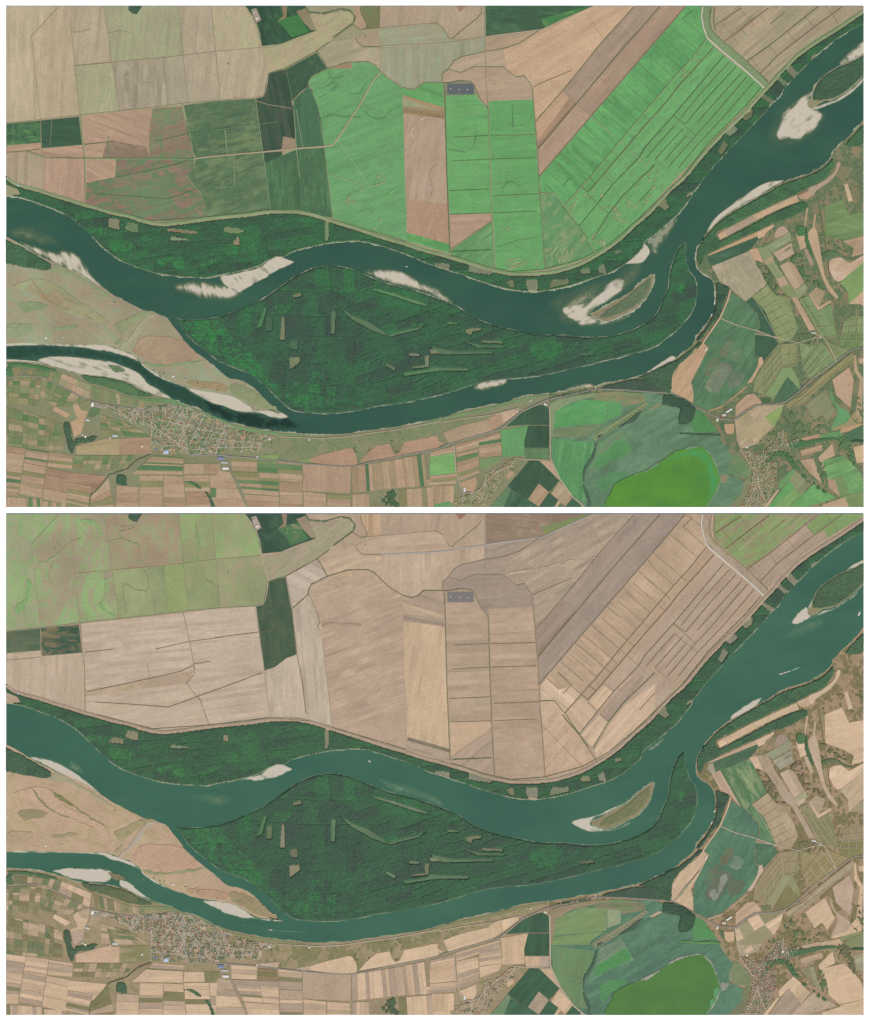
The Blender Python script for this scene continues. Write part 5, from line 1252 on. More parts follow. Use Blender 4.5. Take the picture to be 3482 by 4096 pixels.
STREETS = ["31:1090,600 1060,700", "31:1130,585 1130,690", "31:1300,570 1300,640", "31:1380,580 1330,680 1250,800", "31:1440,570 1420,660 1350,780", "31:1520,600 1480,700 1400,850", "31:1600,640 1560,720 1480,880", "31:1680,680 1650,760 1560,940", "31:1764,720 1720,850 1690,940",
           "32:100,760 60,860", "32:170,780 130,900", "32:240,780 210,900", "32:310,790 280,900", "31:1200,800 1480,800", "31:1200,860 1440,870", "32:-200,790 0,810 330,850", "31:1500,900 32:0,880 300,880", "31:1240,660 1764,780"]
GRIDS = [("24:850,1030 960,945 1190,1280 1035,1350", 3, 6), ("34:940,225 1068,80 1080,250 935,460", 2, 4), ("24:1215,1055 1280,1028 1500,1345 1390,1350", 2, 4), ("24:1560,1230 1720,1195 1720,1372 1530,1372", 3, 3),
         ("34:1240,255 1380,60 1495,205 1305,345", 3, 3), ("34:1110,545 1620,145 1640,195 1135,580", 9, 1), ("33:1290,790 1690,530 1710,545 1330,815", 14, 1), ("34:1070,75 1195,65 1195,235 1085,245", 2, 2)]
VILLAGES = [
 ("31:720,525 830,548 960,560 1030,575 1080,560 1200,560 1310,545 1440,560 1560,600 1764,690 32:180,740 300,770 440,790 480,800 380,830 370,870 330,920 260,890 200,915 110,885 60,905 31:1700,950 1600,930 1500,950 1440,925 1320,930 1200,915 1180,800 1190,730 1130,700 1040,700 1020,660 930,620 860,585 760,570", 5.5, 100, "riverside village", '9a967a/aaa088:.5', 'a3957c/b0a28a:.5'),
 ("33:440,1090 520,1060 640,975 700,985 650,1060 560,1140 480,1260 430,1372 250,1372 190,1310 270,1260 400,1200", 8.5, 25, "small southern village", '8a8a62/a8967a:.4', '9c8a6a/b39c7c:.4'),
 ("34:1050,760 1110,760 1120,830 1210,815 1200,850 1140,920 1040,905 980,960 930,1000 1030,1000 1030,1120 970,1280 900,1372 740,1372 820,1220 850,1090 790,960 740,890 900,930 1000,860", 7.0, 25, "eastern village", '86865f/9a8d6c:.5', '93806a/8a8560:.4')]
ROOFS = [('b8695a', 'red'), ('bdb2a4', 'grey'), ('cfc8bb', 'white'), ('a58c7a', 'brown'), ('b0a596', 'grey'), ('c6bcac', 'grey'), ('988a7a', 'brown')]
BUILDINGS = [  # cell pos, length m, width m, height, rotation deg, roof colour, where, which label
 ("32:50,968", 75, 34, 9, -2, '7d86a0', 'AB', "long blue roofed hall of the depot south of the riverside village"),
 ("32:75,1000", 80, 22, 8, -2, 'b5b5b3', 'AB', "grey roofed shed beside the blue depot hall"),
 ("32:90,1047", 60, 24, 8, 3, 'e3e0da', 'AB', "white roofed shed at the depot's southern end"),
 ("31:1305,920", 60, 36, 9, -5, 'b9c6d8', 'AB', "pale blue hall at the riverside village's south side"),
 ("31:727,548", 30, 45, 7, -10, 'e6e2da', 'AB', "white farm building on the western country road"),
 ("31:768,560", 80, 24, 6, -10, '9a968a', 'AB', "long grey barn beside the western farm building"),
 ("31:690,668", 40, 14, 6, -12, 'd5dde0', 'AB', "pale shed on the hillside west of the village"),
 ("31:672,800", 18, 30, 6, 0, 'ece8e0', 'AB', "white barn beside the wooded ravine"),
 ("31:650,783", 20, 14, 5, 10, 'd8d2c8', 'AB', "small hut above the wooded ravine"),
 ("31:905,792", 60, 17, 6, -4, 'c5d5d0', 'AB', "long pale greenhouse west of the village"),
 ("31:865,806", 18, 14, 5, 0, 'd0ccc8', 'AB', "small hut next to the pale greenhouse"),
 ("31:1117,875", 24, 18, 6, 0, 'd8d0c4', 'AB', "lone pale barn on the village's south west side"),
 ("31:1225,898", 22, 22, 6, 0, '6f7fae', 'AB', "small blue roofed building at the village edge"),
 ("31:1755,1047", 24, 32, 6, 0, 'dcdad4', 'AB', "white store south of the riverside village"),
 ("34:660,593", 75, 18, 8, 32, 'dedad2', 'AB', "long white hall of the estate by the country road"),
 ("34:620,628", 46, 26, 8, 5, 'cfc0b2', 'AB', "pale block of the estate by the country road"),
 ("34:607,650", 34, 10, 6, 5, 'b5654a', 'AB', "red roofed wing of the estate by the country road"),
 ("34:632,575", 18, 12, 6, 0, 'b8664c', 'AB', "little red roofed house behind the estate"),
 ("34:568,667", 26, 34, 6, -10, 'd8cdb8', 'AB', "cream building across the country road from the estate"),
 ("34:800,881", 22, 14, 6, 20, 'eae8e4', 'AB', "white building north west of the eastern village"),
 ("34:1082,853", 22, 20, 8, 0, 'f0eee6', 'B', "bright white building at the eastern village's north end"),
 ("12:305,97", 30, 22, 6, 60, 'b5aca0', 'AB', "grey farm building inside the northern orchard yard"),
 ("12:332,146", 34, 22, 6, 20, 'dcd4c8', 'AB', "pale farm building at the foot of the orchard yard"),
 ("14:1036,775", 26, 16, 6, -50, '7d93b0', 'A', "blue grey pumping station on the northern river bank"),
 ("33:272,1215", 20, 46, 7, 5, 'dcdcdc', 'AB', "long white barn in the small southern village"),
 ("33:905,545", 40, 20, 7, -30, 'd8d0c0', 'AB', "pale roadside building near the southern jetty"),
 ("21:362,1356", 24, 14, 5, 0, 'e2e2e0', 'AB', "white hut on the western meadow"),
 ("21:492,1350", 24, 14, 5, 15, 'c0b8a8', 'AB', "grey hut on the western meadow"),
 ("21:143,163", 24, 14, 5, -20, 'b9c0c4', 'AB', "pale hut on the dike at the west edge"),
 ("31:1360,325", 28, 16, 5, -10, 'e0dcd4', 'AB', "white hut on the tongue of land"),
 ("31:1458,349", 22, 14, 5, 0, 'a8a296', 'AB', "grey hut on the tongue of land"),
 ("24:1325,1318", 50, 14, 6, -5, 'ddd8cf', 'AB', "long white farm building in the eastern vineyards"),
 ("24:1375,1350", 30, 16, 6, -30, 'b8afa4', 'AB', "grey farm building in the eastern vineyards"),
 ("34:480,115", 22, 40, 6, -35, 'cfc4b8', 'AB', "pale building on the dike beside the marsh"),
 ("33:1300,412", 10, 40, 4, 0, 'cdc2b2', 'AB', "pale landing stage at the southern river bank"),
 ("33:790,515", 22, 16, 5, 20, 'c8c0b4', 'AB', "small riverside building by the country road"),
 ("32:740,822", 20, 12, 5, 0, 'dadde0', 'AB', "lone hut on the bluff road east of the village"),
 ("32:430,818", 20, 18, 5, 0, 'e2dfd8', 'AB', "white house at the village's east end"),
 ("32:333,957", 20, 20, 5, 0, 'd8d4c8', 'AB', "pale hut beside the bend of the country road"),
]
LONE_TREES = ["21:903,1078", "31:1210,278", "31:1258,300", "31:1290,303", "31:1555,377", "31:1705,437", "12:108,503", "32:447,845", "12:1185,290"]

def make_boat(name, L, Wd, hullc, label, cat, x, y, rot, panel, group=None, house=True, hatch=None):
    e = bpy.data.objects.new(name, None); C.objects.link(e)
    wx, wy = W((x, y), panel); e.location = (wx, wy, 1.3); e.rotation_euler = (0, 0, math.radians(rot)); e.empty_display_size = 5
    tag(e, label, cat, group)
    n = 9; vs = []; fs = []
    for i in range(n):
        t = i / (n - 1); xx = (t - .5) * L
        w = Wd / 2 * min(1.0, 0.55 + 2.2 * t, 0.05 + 3.4 * (1 - t))
        vs += [(xx, -w * .8, -1.2), (xx, w * .8, -1.2), (xx, w, 2.4 + 1.2 * max(0, t - .8) * 5 * .6), (xx, -w, 2.4 + 1.2 * max(0, t - .8) * 5 * .6)]
    for i in range(n - 1):
        a = 4 * i
        for k in range(4): fs.append((a + k, a + (k + 1) % 4, a + 4 + (k + 1) % 4, a + 4 + k))
    fs += [(3, 2, 1, 0), (4 * n - 4, 4 * n - 3, 4 * n - 2, 4 * n - 1)]
    me = bpy.data.meshes.new('hull'); me.from_pydata(vs, [], fs); me.materials.append(pm(hullc, .5, .1))
    o = bpy.data.objects.new('hull', me); C.objects.link(o); o.parent = e
    def box(nm, x0, x1, w, z0, z1, col):
        v = [(xx, yy, zz) for zz in (z0, z1) for xx, yy in ((x0, -w), (x1, -w), (x1, w), (x0, w))]
        f = [(3, 2, 1, 0), (4, 5, 6, 7), (0, 1, 5, 4), (1, 2, 6, 5), (2, 3, 7, 6), (3, 0, 4, 7)]
        m2 = bpy.data.meshes.new(nm); m2.from_pydata(v, [], f); m2.materials.append(pm(col, .6, .1))
        q = bpy.data.objects.new(nm, m2); C.objects.link(q); q.parent = e
    if house:
        box('deckhouse', -L * .42, -L * .24, Wd * .34, 2.5, 6.5, 'e8e4dc'); box('bridge', -L * .38, -L * .30, Wd * .26, 6.55, 9.0, 'd9d6d0')
    if hatch: box('hold_cover', -L * (.2 if house else .4), L * .36, Wd * .36, 2.5, 3.8, hatch)
    return e
def house_mesh(name, L, Wd, H, roofc, wallc):
    h = H * .62; o = .5
    v = [(-L/2, -Wd/2, 0), (L/2, -Wd/2, 0), (L/2, Wd/2, 0), (-L/2, Wd/2, 0), (-L/2, -Wd/2, h), (L/2, -Wd/2, h), (L/2, Wd/2, h), (-L/2, Wd/2, h),
         (-L/2 - o, -Wd/2 - o, h), (L/2 + o, -Wd/2 - o, h), (L/2 + o, Wd/2 + o, h), (-L/2 - o, Wd/2 + o, h), (-L/2 - o, 0, H), (L/2 + o, 0, H)]
    f = [(0, 1, 5, 4), (1, 2, 6, 5), (2, 3, 7, 6), (3, 0, 4, 7), (8, 9, 13, 12), (10, 11, 12, 13), (9, 10, 13), (11, 8, 12), (11, 10, 9, 8)]
    me = bpy.data.meshes.new(name); me.from_pydata(v, [], f)
    me.materials.append(pm(wallc)); me.materials.append(pm(roofc, .8, .2))
    for i, p in enumerate(me.polygons): p.material_index = 1 if i in (4, 5, 8) else 0
    return me
HOUSE_MESHES = [(house_mesh('house', L, wd, 6.5, c, 'cfc4b2'), n) for (c, n) in ROOFS for L, wd in ((12, 9), (15, 10))]
def put(me, name, x, y, panel, rot, z):
    wx, wy = W((x, y), panel)
    o = bpy.data.objects.new(name, me); C.objects.link(o); o.location = (wx, wy, z); o.rotation_euler = (0, 0, rot)
    return o
TREE_CROWN = None
def tree_meshes():
    r = random.Random(4); vs = []; fs = []
    for k in range(60):
        a = r.uniform(0, 6.28); u = r.uniform(-1, 1); q = r.uniform(.45, 1) ** .5
        cx, cy, cz = q * 7 * math.cos(a) * math.sqrt(1 - u * u), q * 7 * math.sin(a) * math.sqrt(1 - u * u), 11 + q * 5 * u
        for j in range(3):
            b = r.uniform(0, 6.28); s = r.uniform(1.2, 2.4); n = len(vs)
            vs.extend([(cx + s * math.cos(b), cy + s * math.sin(b), cz), (cx - s * math.cos(b), cy - s * math.sin(b), cz + r.uniform(-.8, .8)), (cx, cy + s * .5, cz + s)])
            fs.append((n, n + 1, n + 2))
    cr = bpy.data.meshes.new('crown'); cr.from_pydata(vs, [], fs); cr.materials.append(pm('36553a', .9, .35))
    v = []; f = []
    for i, (z, q) in enumerate(((0, .9), (5, .6), (11, .35))):
        v += [(q * math.cos(t * 1.047), q * math.sin(t * 1.047), z) for t in range(6)]
    for i in range(2):
        for t in range(6): f.append((6 * i + t, 6 * i + (t + 1) % 6, 6 * i + 6 + (t + 1) % 6, 6 * i + 6 + t))
    tr = bpy.data.meshes.new('trunk'); tr.from_pydata(v, [], f); tr.materials.append(pm('6a5a48'))
    return cr, tr
CROWN, TRUNK = tree_meshes()

STREET_SEGS = []
for _s in STREETS + [l.split('|')[0] for l in ROADS.strip().split('\n')]:
    _p = P(_s); STREET_SEGS += list(zip(_p, _p[1:]))
def seg_dist(x, y, a, b):
    dx, dy = b[0] - a[0], b[1] - a[1]; t = max(0, min(1, ((x - a[0]) * dx + (y - a[1]) * dy) / (dx * dx + dy * dy + 1e-9)))
    return math.hypot(x - a[0] - t * dx, y - a[1] - t * dy)
FLOW = {'large white sandbank at the tip of the wooded island': -.8, 'broad sandbank along the southern channel': .35, 'ragged sandbank on the tongue of land opposite the village': .5, 'long pale beach on the eastern bank': -.6, 'white sand spit on the north shore near the narrows': -.8, 'wide underwater shoal around the midstream islet': -.75, 'oval white sandbank in midstream': 1.3, 'bright white sandbank west of the crescent islet': -.6, 'white sandbank along the big island\'s north shore': 1.2,
        'green tinted shoal around the island sandbank': -.6, 'swirling shoal below the island sandbank': .2, 'white sandbank against the north shore': .9, 'long pale sandbank below the western wood': 1.2}
STREAKS = [("23:640,770", -22, 9, 130, 50), ("23:930,720", -40, 6, 70, 40), ("23:850,790", -40, 5, 50, 30), ("23:1050,720", -82, 9, 90, 60), ("23:1115,690", -86, 7, 90, 40), ("23:1210,560", -75, 8, 90, 45), ("23:1345,610", -88, 6, 90, 40), ("23:1290,570", -70, 5, 60, 50),
           ("23:1480,420", 15, 9, 80, 55), ("23:1430,330", -35, 7, 70, 60), ("23:1560,310", 18, 6, 80, 45), ("23:1230,250", -60, 6, 40, 60), ("23:1340,210", -50, 7, 40, 70), ("23:1640,130", -55, 8, 40, 90), ("23:1700,250", -50, 6, 40, 60), ("23:1120,330", -60, 5, 40, 40),
           ("14:330,600", -50, 7, 45, 80), ("14:440,450", -50, 5, 40, 60), ("24:30,60", -50, 7, 50, 70), ("24:90,170", -45, 6, 50, 60), ("22:1080,250", -60, 4, 60, 70), ("22:1290,110", -20, 4, 40, 40), ("22:1270,440", -45, 3, 50, 50), ("23:560,500", -40, 5, 40, 60)]
def build(panel):
    nm = PANEL_NAME[panel]; LATE_SUMMER[0] = panel == 'B'
    rect = [(PX0, PY0), (PX1, PY0), (PX1, PY1), (PX0, PY1)]
    tag(slab('river', rect, panel, -10.0, 0.0, M_WATER[panel]), kind='structure')
    # --- land
    def land(name, pts, cols, sm=True, jit=0.8):
        o = slab(name, smooth(pts, 3, True, jit, 3) if sm else pts, panel, -0.8, ZLAND, M_FARM)
        paint(o, cols, 0.6, 0.15); tag(o, kind='structure'); return o
    nb = smooth(NORTH_BANK, 3, False, 0.8, 2); se = smooth(SE_BANK, 3, False, 0.8, 4); sb = smooth(S_BANK, 3, False, 0.8, 5)
    A = panel == 'A'
    north = land('northern_plain', [(nb[0][0] - 20, nb[0][1])] + nb + [(3480, nb[-1][1]), (3480, 0), (0, 0)], 'a09a78/8a9468:.4' if A else 'b59c80/a39070:.4', False)
    xs = 2190.0
    k = min(range(len(sb)), key=lambda i: abs(sb[i][0] - xs))
    east = land('eastern_hills', [(3480, se[0][1])] + se + sb[:k + 1] + [(sb[k][0], 2060), (3480, 2060)], '80805f/8d7d62:.5' if A else 'a3886a/8a8262:.45', False)
    south = land('southern_plain', sb[k:] + [(0, sb[-1][1]), (0, 2060), (sb[k][0], 2060)], '8a8868/7f8662:.5' if A else 'a08c6c/8a8460:.5', False)
    west = land('western_meadow', WEST_LAND, 'a3957a/8f9d78:.5' if A else 'bb9e7e/a8966f:.45')
    isl = land('big_island', ISLAND, '42684a' if A else '466a4a'); cres = land('crescent_islet', CRESCENT, '94886a/5f7a50:.4'); ne = land('wooded_island', NE_ISLAND, '8f8a68')
    # --- water's edge
    edge = ('a5a88c', 6.5) if A else ('879a7a', 4.5)
    for pl, wd in ((nb, 1.0), (smooth(SE_BANK, 3, False, .8, 4), 1.1), (sb, 1.2), (smooth(ISLAND, 3, True, .8, 3) , .6), (smooth(WEST_LAND, 3, True, .8, 3), .6), (smooth(CRESCENT, 3, True, .8, 3), 1.3), (smooth(NE_ISLAND, 3, True, .8, 3), .8)):
        o = ribbon('shoreline', pl, panel, edge[1] * 2 * wd, M_FARM, z=1.0, crown=1.08, vary=0.5, wild=True); paint(o, edge[0], 0, 0); tag(o, kind='structure')
    # --- river bed showing through
    for i, (pts, soft, top, lab) in enumerate(SAND_BARS[panel]):
        c = ('c2a07e', 'b59878') if 'orange' in lab else ('b0ab8e', '98a080') if ('shoal' in lab) else ('aaa78f', '8d967a') if 'grey' in lab else SAND[panel]
        o = shoal('sandbar', panel, offset_in(smooth(P(pts), 4, True, 0.5, i), -soft * (.65 if A and 7 < soft < 20 and 'opposite' not in lab else .12)), c[0], c[1], soft * (2.1 if A and soft > 7 else 1.0), min(1, top * (1.35 if soft > 20 else 1)), 1.0, seed=i + 11, step=2.0 if soft < 20 else 3.0, ragged=.55, shallow='5f6f50' if A else '5a7a5c', flow=FLOW.get(lab))
        if o: tag(o, lab + ' ' + nm, 'sandbar')
    if A:
        for i, (pts, soft, top, c) in enumerate(WEED):
            o = shoal('weed_bed', panel, smooth(P(pts), 3, True, 1.5, i), c, c, soft, top, 0.2, seed=i + 41, step=3.0, ragged=1.1, base=0.012 + .006 * i, shallow=c)
            if o: tag(o, ['dark water weed filling the southern channel', 'black ragged water weed off the riverside village', 'black weed patch beside the ragged sandbank'][i] + ' ' + nm, 'water weed', kind='stuff')
    # --- fields
    fields(NORTH_FIELDS, panel, north, 'n')
    for txt, par in ((CLEARINGS_NORTH, north), (CLEARINGS_ISLAND, isl)):
        for ln in txt.strip().split('\n'):
            g = ln.split('|'); c = g[1 if A else 2]
            if c == '-': continue
            o = slab('clearing', rough_edge(P(g[0]), 1.6, 4), panel, ZLAND - 1, next_z(panel), M_FARM, par)
            if o:
                paint(o, c, 0, .15)
                for nm_ in ('tint', 'tint2'): o[nm_] = tuple(.52 * a_ + .48 * b_ for a_, b_ in zip(o[nm_], alb('3f6b48')))
    fields(SOUTH_EAST_FIELDS, panel, east, 'se'); fields(MARSH_FIELDS, panel, east, 'm'); fields(SOUTH_FIELDS, panel, south, 's')
    for pts, ca, cb in SHORE_GREEN:
        o = slab('grass_bank', ragged(P(pts), 1.5, 9), panel, ZLAND - 1, next_z(panel), M_FARM, south); paint(o, ca if A else cb, 0, .2)
    for v in VILLAGES:
        o = slab('village_ground', ragged(P(v[0]), 4, 3), panel, ZLAND - 1, next_z(panel), M_FARM, south if '31' in v[0] or '33' in v[0] else east); paint(o, v[4] if A else v[5], .3, .2)
    strips(panel, south)
    # meadow scars on the western land
    for pts, ca, cb in WEST_MARKS:
        c = ca if A else cb
        if c == '-': continue
        o = slab('meadow_patch', ragged(P(pts), 4.0, 3), panel, ZLAND - 1, next_z(panel), M_FARM, west)
        if o: paint(o, c, -.6, .35)
    if A:
        rs = random.Random(8)
        for pos, ang, n_, ln_, spread in STREAKS:
            x0, y0 = P(pos)[0]
            for _ in range(n_):
                a_ = math.radians(ang + rs.uniform(-9, 9)); L_ = ln_ * K * rs.uniform(.4, 1.1); wd = rs.uniform(1.2, 3.6)
                cx, cy = x0 + rs.gauss(0, spread * K * .6), y0 + rs.gauss(0, spread * K * .5); up = []; dn = []
                for j in range(9):
                    t = j / 8; h = wd * math.sin(math.pi * t) ** .7 * rs.uniform(.6, 1.2) + .2; px, py = cx + (t - .5) * L_ * math.cos(a_), cy + (t - .5) * L_ * math.sin(a_) + rs.uniform(-.6, .6)
                    up.append((px - math.sin(a_) * h, py + math.cos(a_) * h)); dn.append((px + math.sin(a_) * h, py - math.cos(a_) * h))
                o = slab('bare_soil', up + dn[::-1], panel, ZLAND - 1, next_z(panel), M_FARM, north)
                if o: paint(o, rs.choice(['8fa06e', '98a275', 'a09f78', '86a06a']), 0, .1)
    # --- dike, lines, roads
    o = ribbon('dike', smooth(DIKE, 3, False), panel, 30, M_FARM, crown=1.6); paint(o, '7d9a66/909c70:.5' if A else 'a8937a', 0, .1); tag(o, kind='structure')
    o = ribbon('track', smooth(offset(DIKE, 5), 2, False), panel, 7, M_FARM, crown=.2, parent=north); paint(o, 'a09a7c' if A else 'b59c80', 0, 0)
    lines(panel, north)
    col = {'grey': ('8f8c80', '968d80'), 'pale': ('b3a58c', 'b8a68c'), 'tan': ('bfa483', 'c5a886')}
    for ln in ROADS.strip().split('\n'):
        pts, w, c = ln.split('|')
        if float(w) == 0: continue
        o = ribbon('road', P(pts), panel, float(w) * 1.7, M_FARM, crown=.2)
        if o: paint(o, col[c][0 if A else 1], 0, 0); tag(o, kind='structure')
    for s in STREETS:
        o = ribbon('street', P(s), panel, 7.0, M_FARM, crown=.15, parent=south); paint(o, 'bdb29e', 0, 0)
    for pts, n1, n2 in GRIDS:
        q = P(pts); L = lambda a, b, t: (a[0] + (b[0] - a[0]) * t, a[1] + (b[1] - a[1]) * t)
        for i in range(n1 + 1):
            o = ribbon('track', [L(q[0], q[1], i / n1), L(q[3], q[2], i / n1)], panel, 5.5, M_FARM, crown=.15, parent=east)
            if o: paint(o, 'a3a078' if A else 'b5a284', 0, 0)
        for i in range(n2 + 1):
            o = ribbon('track', [L(q[0], q[3], i / n2), L(q[1], q[2], i / n2)], panel, 5.5, M_FARM, crown=.15, parent=east)
            if o: paint(o, 'a3a078' if A else 'b5a284', 0, 0)
    o = ribbon('hedge', P("31:700,1372 715,1260 780,1200 860,1100 1000,1052 1080,982 1190,938"), panel, 16, M_FARM, crown=3, vary=.5, parent=south); paint(o, '6f7a55' if A else '79755a', 0, 0)
    # --- lake
    lk = smooth(LAKE, 3, True, .8, 6)
    o = slab('lake', lk, panel, ZLAND - .5, next_z(panel), M_LAKE[panel]); tag(o, kind='structure')
    o = ribbon('lake_shore', lk[10:], panel, 15, M_FARM, crown=.3, vary=.4, wild=True); paint(o, '6f9070' if A else 'a3a08c', 0, 0); tag(o, kind='structure')
    if A:
        o = shoal('algae_mat', panel, smooth(P("34:90,1030 200,955 300,905 400,885 450,890 500,935 545,1010 575,1100 580,1160 540,1260 480,1330 500,1200 480,1080 430,980 350,960 240,980 140,1010"), 3), '4c9656', '58a262', 26, .9, .2, shallow='4f9048', seed=77, mat=M_LAKE['A'], base=next_z('A') + .05, step=2.5)
        tag(o, 'pale green algae mat along the lake\'s north east rim ' + nm, 'algae', kind='stuff')
    else:
        for i, (pts, lab) in enumerate((("34:540,1160 560,1135 580,1140 580,1190 560,1215 545,1220", "larger pale green algae patch near the lake's east shore"), ("34:515,1230 535,1220 545,1230 540,1265 520,1285 510,1265", "smaller pale green algae patch near the lake's east shore"))):
            o = shoal('algae_mat', panel, smooth(P(pts), 3), '62996a', '62996a', 4, 1, .2, shallow='62996a', seed=78, mat=M_LAKE['B'], base=next_z('B') + .05, step=2.0)
            tag(o, lab + ' ' + nm, 'algae', kind='stuff')
    # --- woods
    def clear_polys(txt): return [P(l.split('|')[0]) for l in txt.strip().split('\n') if l.split('|')[1 if A else 2] != '-']
    st = lambda L_: [(P(a), b, c) for a, b, c in L_]
    o = canopy('woodland', panel, [NORTH_WOOD], clear_polys(CLEARINGS_NORTH) + [P("21:30,150 140,190 160,230 30,240")], st(STANDS_NORTH), 13, .25, 3.0, seed=21, lift=4.5, plots=[(0, 3500, -.12, 75, 34)])
    o['tint'] = alb('2c513c' if A else '31543f'); o['tint2'] = alb('40824a' if A else '477c4a', False); tag(o, 'long riverside forest between the dike and the north bank ' + nm, 'forest', kind='stuff')
    o = canopy('woodland', panel, [offset_in(smooth(ISLAND, 3, True, .8, 3))], clear_polys(CLEARINGS_ISLAND), st(STANDS_ISLAND), 15, .2, 3.0, seed=22, lift=4.5, plots=[(0, 1420, .02, 58, 95), (1420, 3500, -.32, 120, 40)])
    o['tint'] = alb('2e523f' if A else '325440'); o['tint2'] = alb('3e8049' if A else '437a4a', False); tag(o, 'dense dark forest covering the big river island ' + nm, 'forest', kind='stuff')
    o = canopy('woodland', panel, [P("23:1330,1195 1380,1140 1480,1080 1570,1015 1640,950 1700,905 1740,880 1720,970 1680,1040 1600,1110 1500,1160 1420,1190 1370,1205")], (), (), 7, .5, 2.5, seed=23)
    o['tint'] = alb('3f5f45' if A else '55704a'); o['tint2'] = alb('6a8058' if A else '8a805c'); tag(o, 'low wood on the crescent islet ' + nm, 'forest', kind='stuff')
    o = canopy('woodland', panel, [smooth(P("14:1760,410 1721,430 1660,465 1600,495 1530,520 1460,560 1400,605 1355,655 1330,705 1315,765 1335,790 1400,785 1480,770 1560,725 1630,670 1690,610 1760,545"), 3)], (), (), 13, .4, 2.8, seed=24)
    o['tint'] = alb('284f38' if A else '31573c'); o['tint2'] = alb('42724a' if A else '4c7548'); tag(o, 'oval wood on the north eastern river island ' + nm, 'forest', kind='stuff')
    for i, rec in enumerate(WOODS + SCRUB): wood(panel, rec, 100 + i)
    for poly, lab, ta, tb, sd in ((offset_in([(3480, se[0][1])] + se + sb[:k + 1] + [(sb[k][0], 2060), (3480, 2060)], 6), 'low scrub covering the uncultivated eastern hills', ('4f6b45', '66794e'), ('74704f', '8a7b58'), 301),
                                  (P("32:520,800 1000,815 1400,755 33:0,710 470,635 560,600 540,640 250,705 100,760 0,780 32:1480,840 1270,860 1130,1000 1080,890 750,960 500,980 340,960 380,860"), 'low scrub on the bluff above the southern river road', ('6f7d52', '7f8a5c'), ('7d7a55', '8d8460'), 302)):
        gx, gy, m = masked_grid([poly], (), 4.0)
        n_ = .6 * vnoise(gx, gy, 11, sd) + .6 * vnoise(gx, gy, 38, sd + 1) + .3 * vnoise(gx, gy, 5, sd + 2); m &= n_ > (.12 if A else .22)
        gx = np.clip(gx, PX0 + .3, PX1 - .3); gy = np.clip(gy, PY0 + .3, PY1 - .3)
        o = grid_object('scrub', gx, gy, m, np.where(m, .5 + 1.0 * np.clip(n_, 0, 1) * nrng.uniform(.5, 1, gx.shape), 0), np.clip(.5 + .5 * vnoise(gx, gy, 9, sd + 4), 0, 1), 'tone', panel, M_TREE, ZLAND + .02)
        tt = ta if A else tb; o['tint'] = alb(tt[0]); o['tint2'] = alb(tt[1]); tag(o, lab + ' ' + nm, 'scrub', kind='stuff')
    # --- villages
    zt = ZLAND + LIFT - .8
    for vi, (pts, gap, nind, where, _, _) in enumerate(VILLAGES):
        poly = P(pts); r = random.Random(50 + vi); spots = []; grid = {}
        xs_ = [p[0] for p in poly]; ys_ = [p[1] for p in poly]
        for _ in range(9000):
            x, y = r.uniform(min(xs_), max(xs_)), r.uniform(max(min(ys_), PY0), min(max(ys_), PY1 - 3))
            key = (int(x / gap), int(y / gap))
            if any(math.hypot(x - a, y - b) < gap for dx in (-1, 0, 1) for dy in (-1, 0, 1) for a, b in grid.get((key[0] + dx, key[1] + dy), ())): continue
            if not bool(inside(np.array([x]), np.array([y]), poly)[0]): continue
            if any(seg_dist(x, y, a, b) < 2.6 for a, b in STREET_SEGS): continue
            if vi == 0 and r.random() > .25 + edge_dist(np.array([x]), np.array([y]), poly)[0] / 22: continue
            if vi == 0 and vnoise(np.array([x]), np.array([y]), 16, 91)[0] < -.42: continue
            grid.setdefault(key, []).append((x, y)); spots.append((x, y))
        r.shuffle(spots); vs = []; fs = []; mi = []; mats = []
        for i, (x, y) in enumerate(spots):
            me, rn = HOUSE_MESHES[r.randrange(len(HOUSE_MESHES))]
            rot = math.radians(r.choice((-8, 82, -14, 76)) + r.uniform(-8, 8)) + (.6 if vi else 0)
            if i < nind:
                o = put(me, 'house', x, y, panel, rot, zt)
                tag(o, f'small {rn} roofed house among others in the {where} {nm}', 'house', f'{rn} roofed houses of the {where} {nm}')
            else:
                wx, wy = W((x, y), panel); st_ = len(vs); c_, s_ = math.cos(rot), math.sin(rot)
                vs += [(wx + v.co.x * c_ - v.co.y * s_, wy + v.co.x * s_ + v.co.y * c_, v.co.z) for v in me.vertices]
                base = len(mats)
                for m_ in me.materials:
                    if m_ not in mats: mats.append(m_)
                for p in me.polygons:
                    fs.append(tuple(st_ + q for q in p.vertices)); mi.append(mats.index(me.materials[p.material_index]))
        if fs:
            cx, cy = vs[0][0], vs[0][1]
            me = bpy.data.meshes.new('houses'); me.from_pydata([(a - cx, b - cy, c) for a, b, c in vs], [], fs)
            for m_ in mats: me.materials.append(m_)
            me.polygons.foreach_set('material_index', mi)
            tag(link('houses', me, None, (cx, cy, zt)), f'the many further small houses packed into the {where} {nm}', 'houses', kind='stuff')
        o = sparse_canopy('garden_trees', panel, poly, .36 if vi else .26, .5, 5, 60 + vi, step=2.2, cell=5)
        if o:
            o['tint'] = alb('3f6540' if A else '4a6344'); o['tint2'] = alb('6a8a58' if A else '77805c'); tag(o, f'garden trees between the houses of the {where} {nm}', 'trees', kind='stuff')
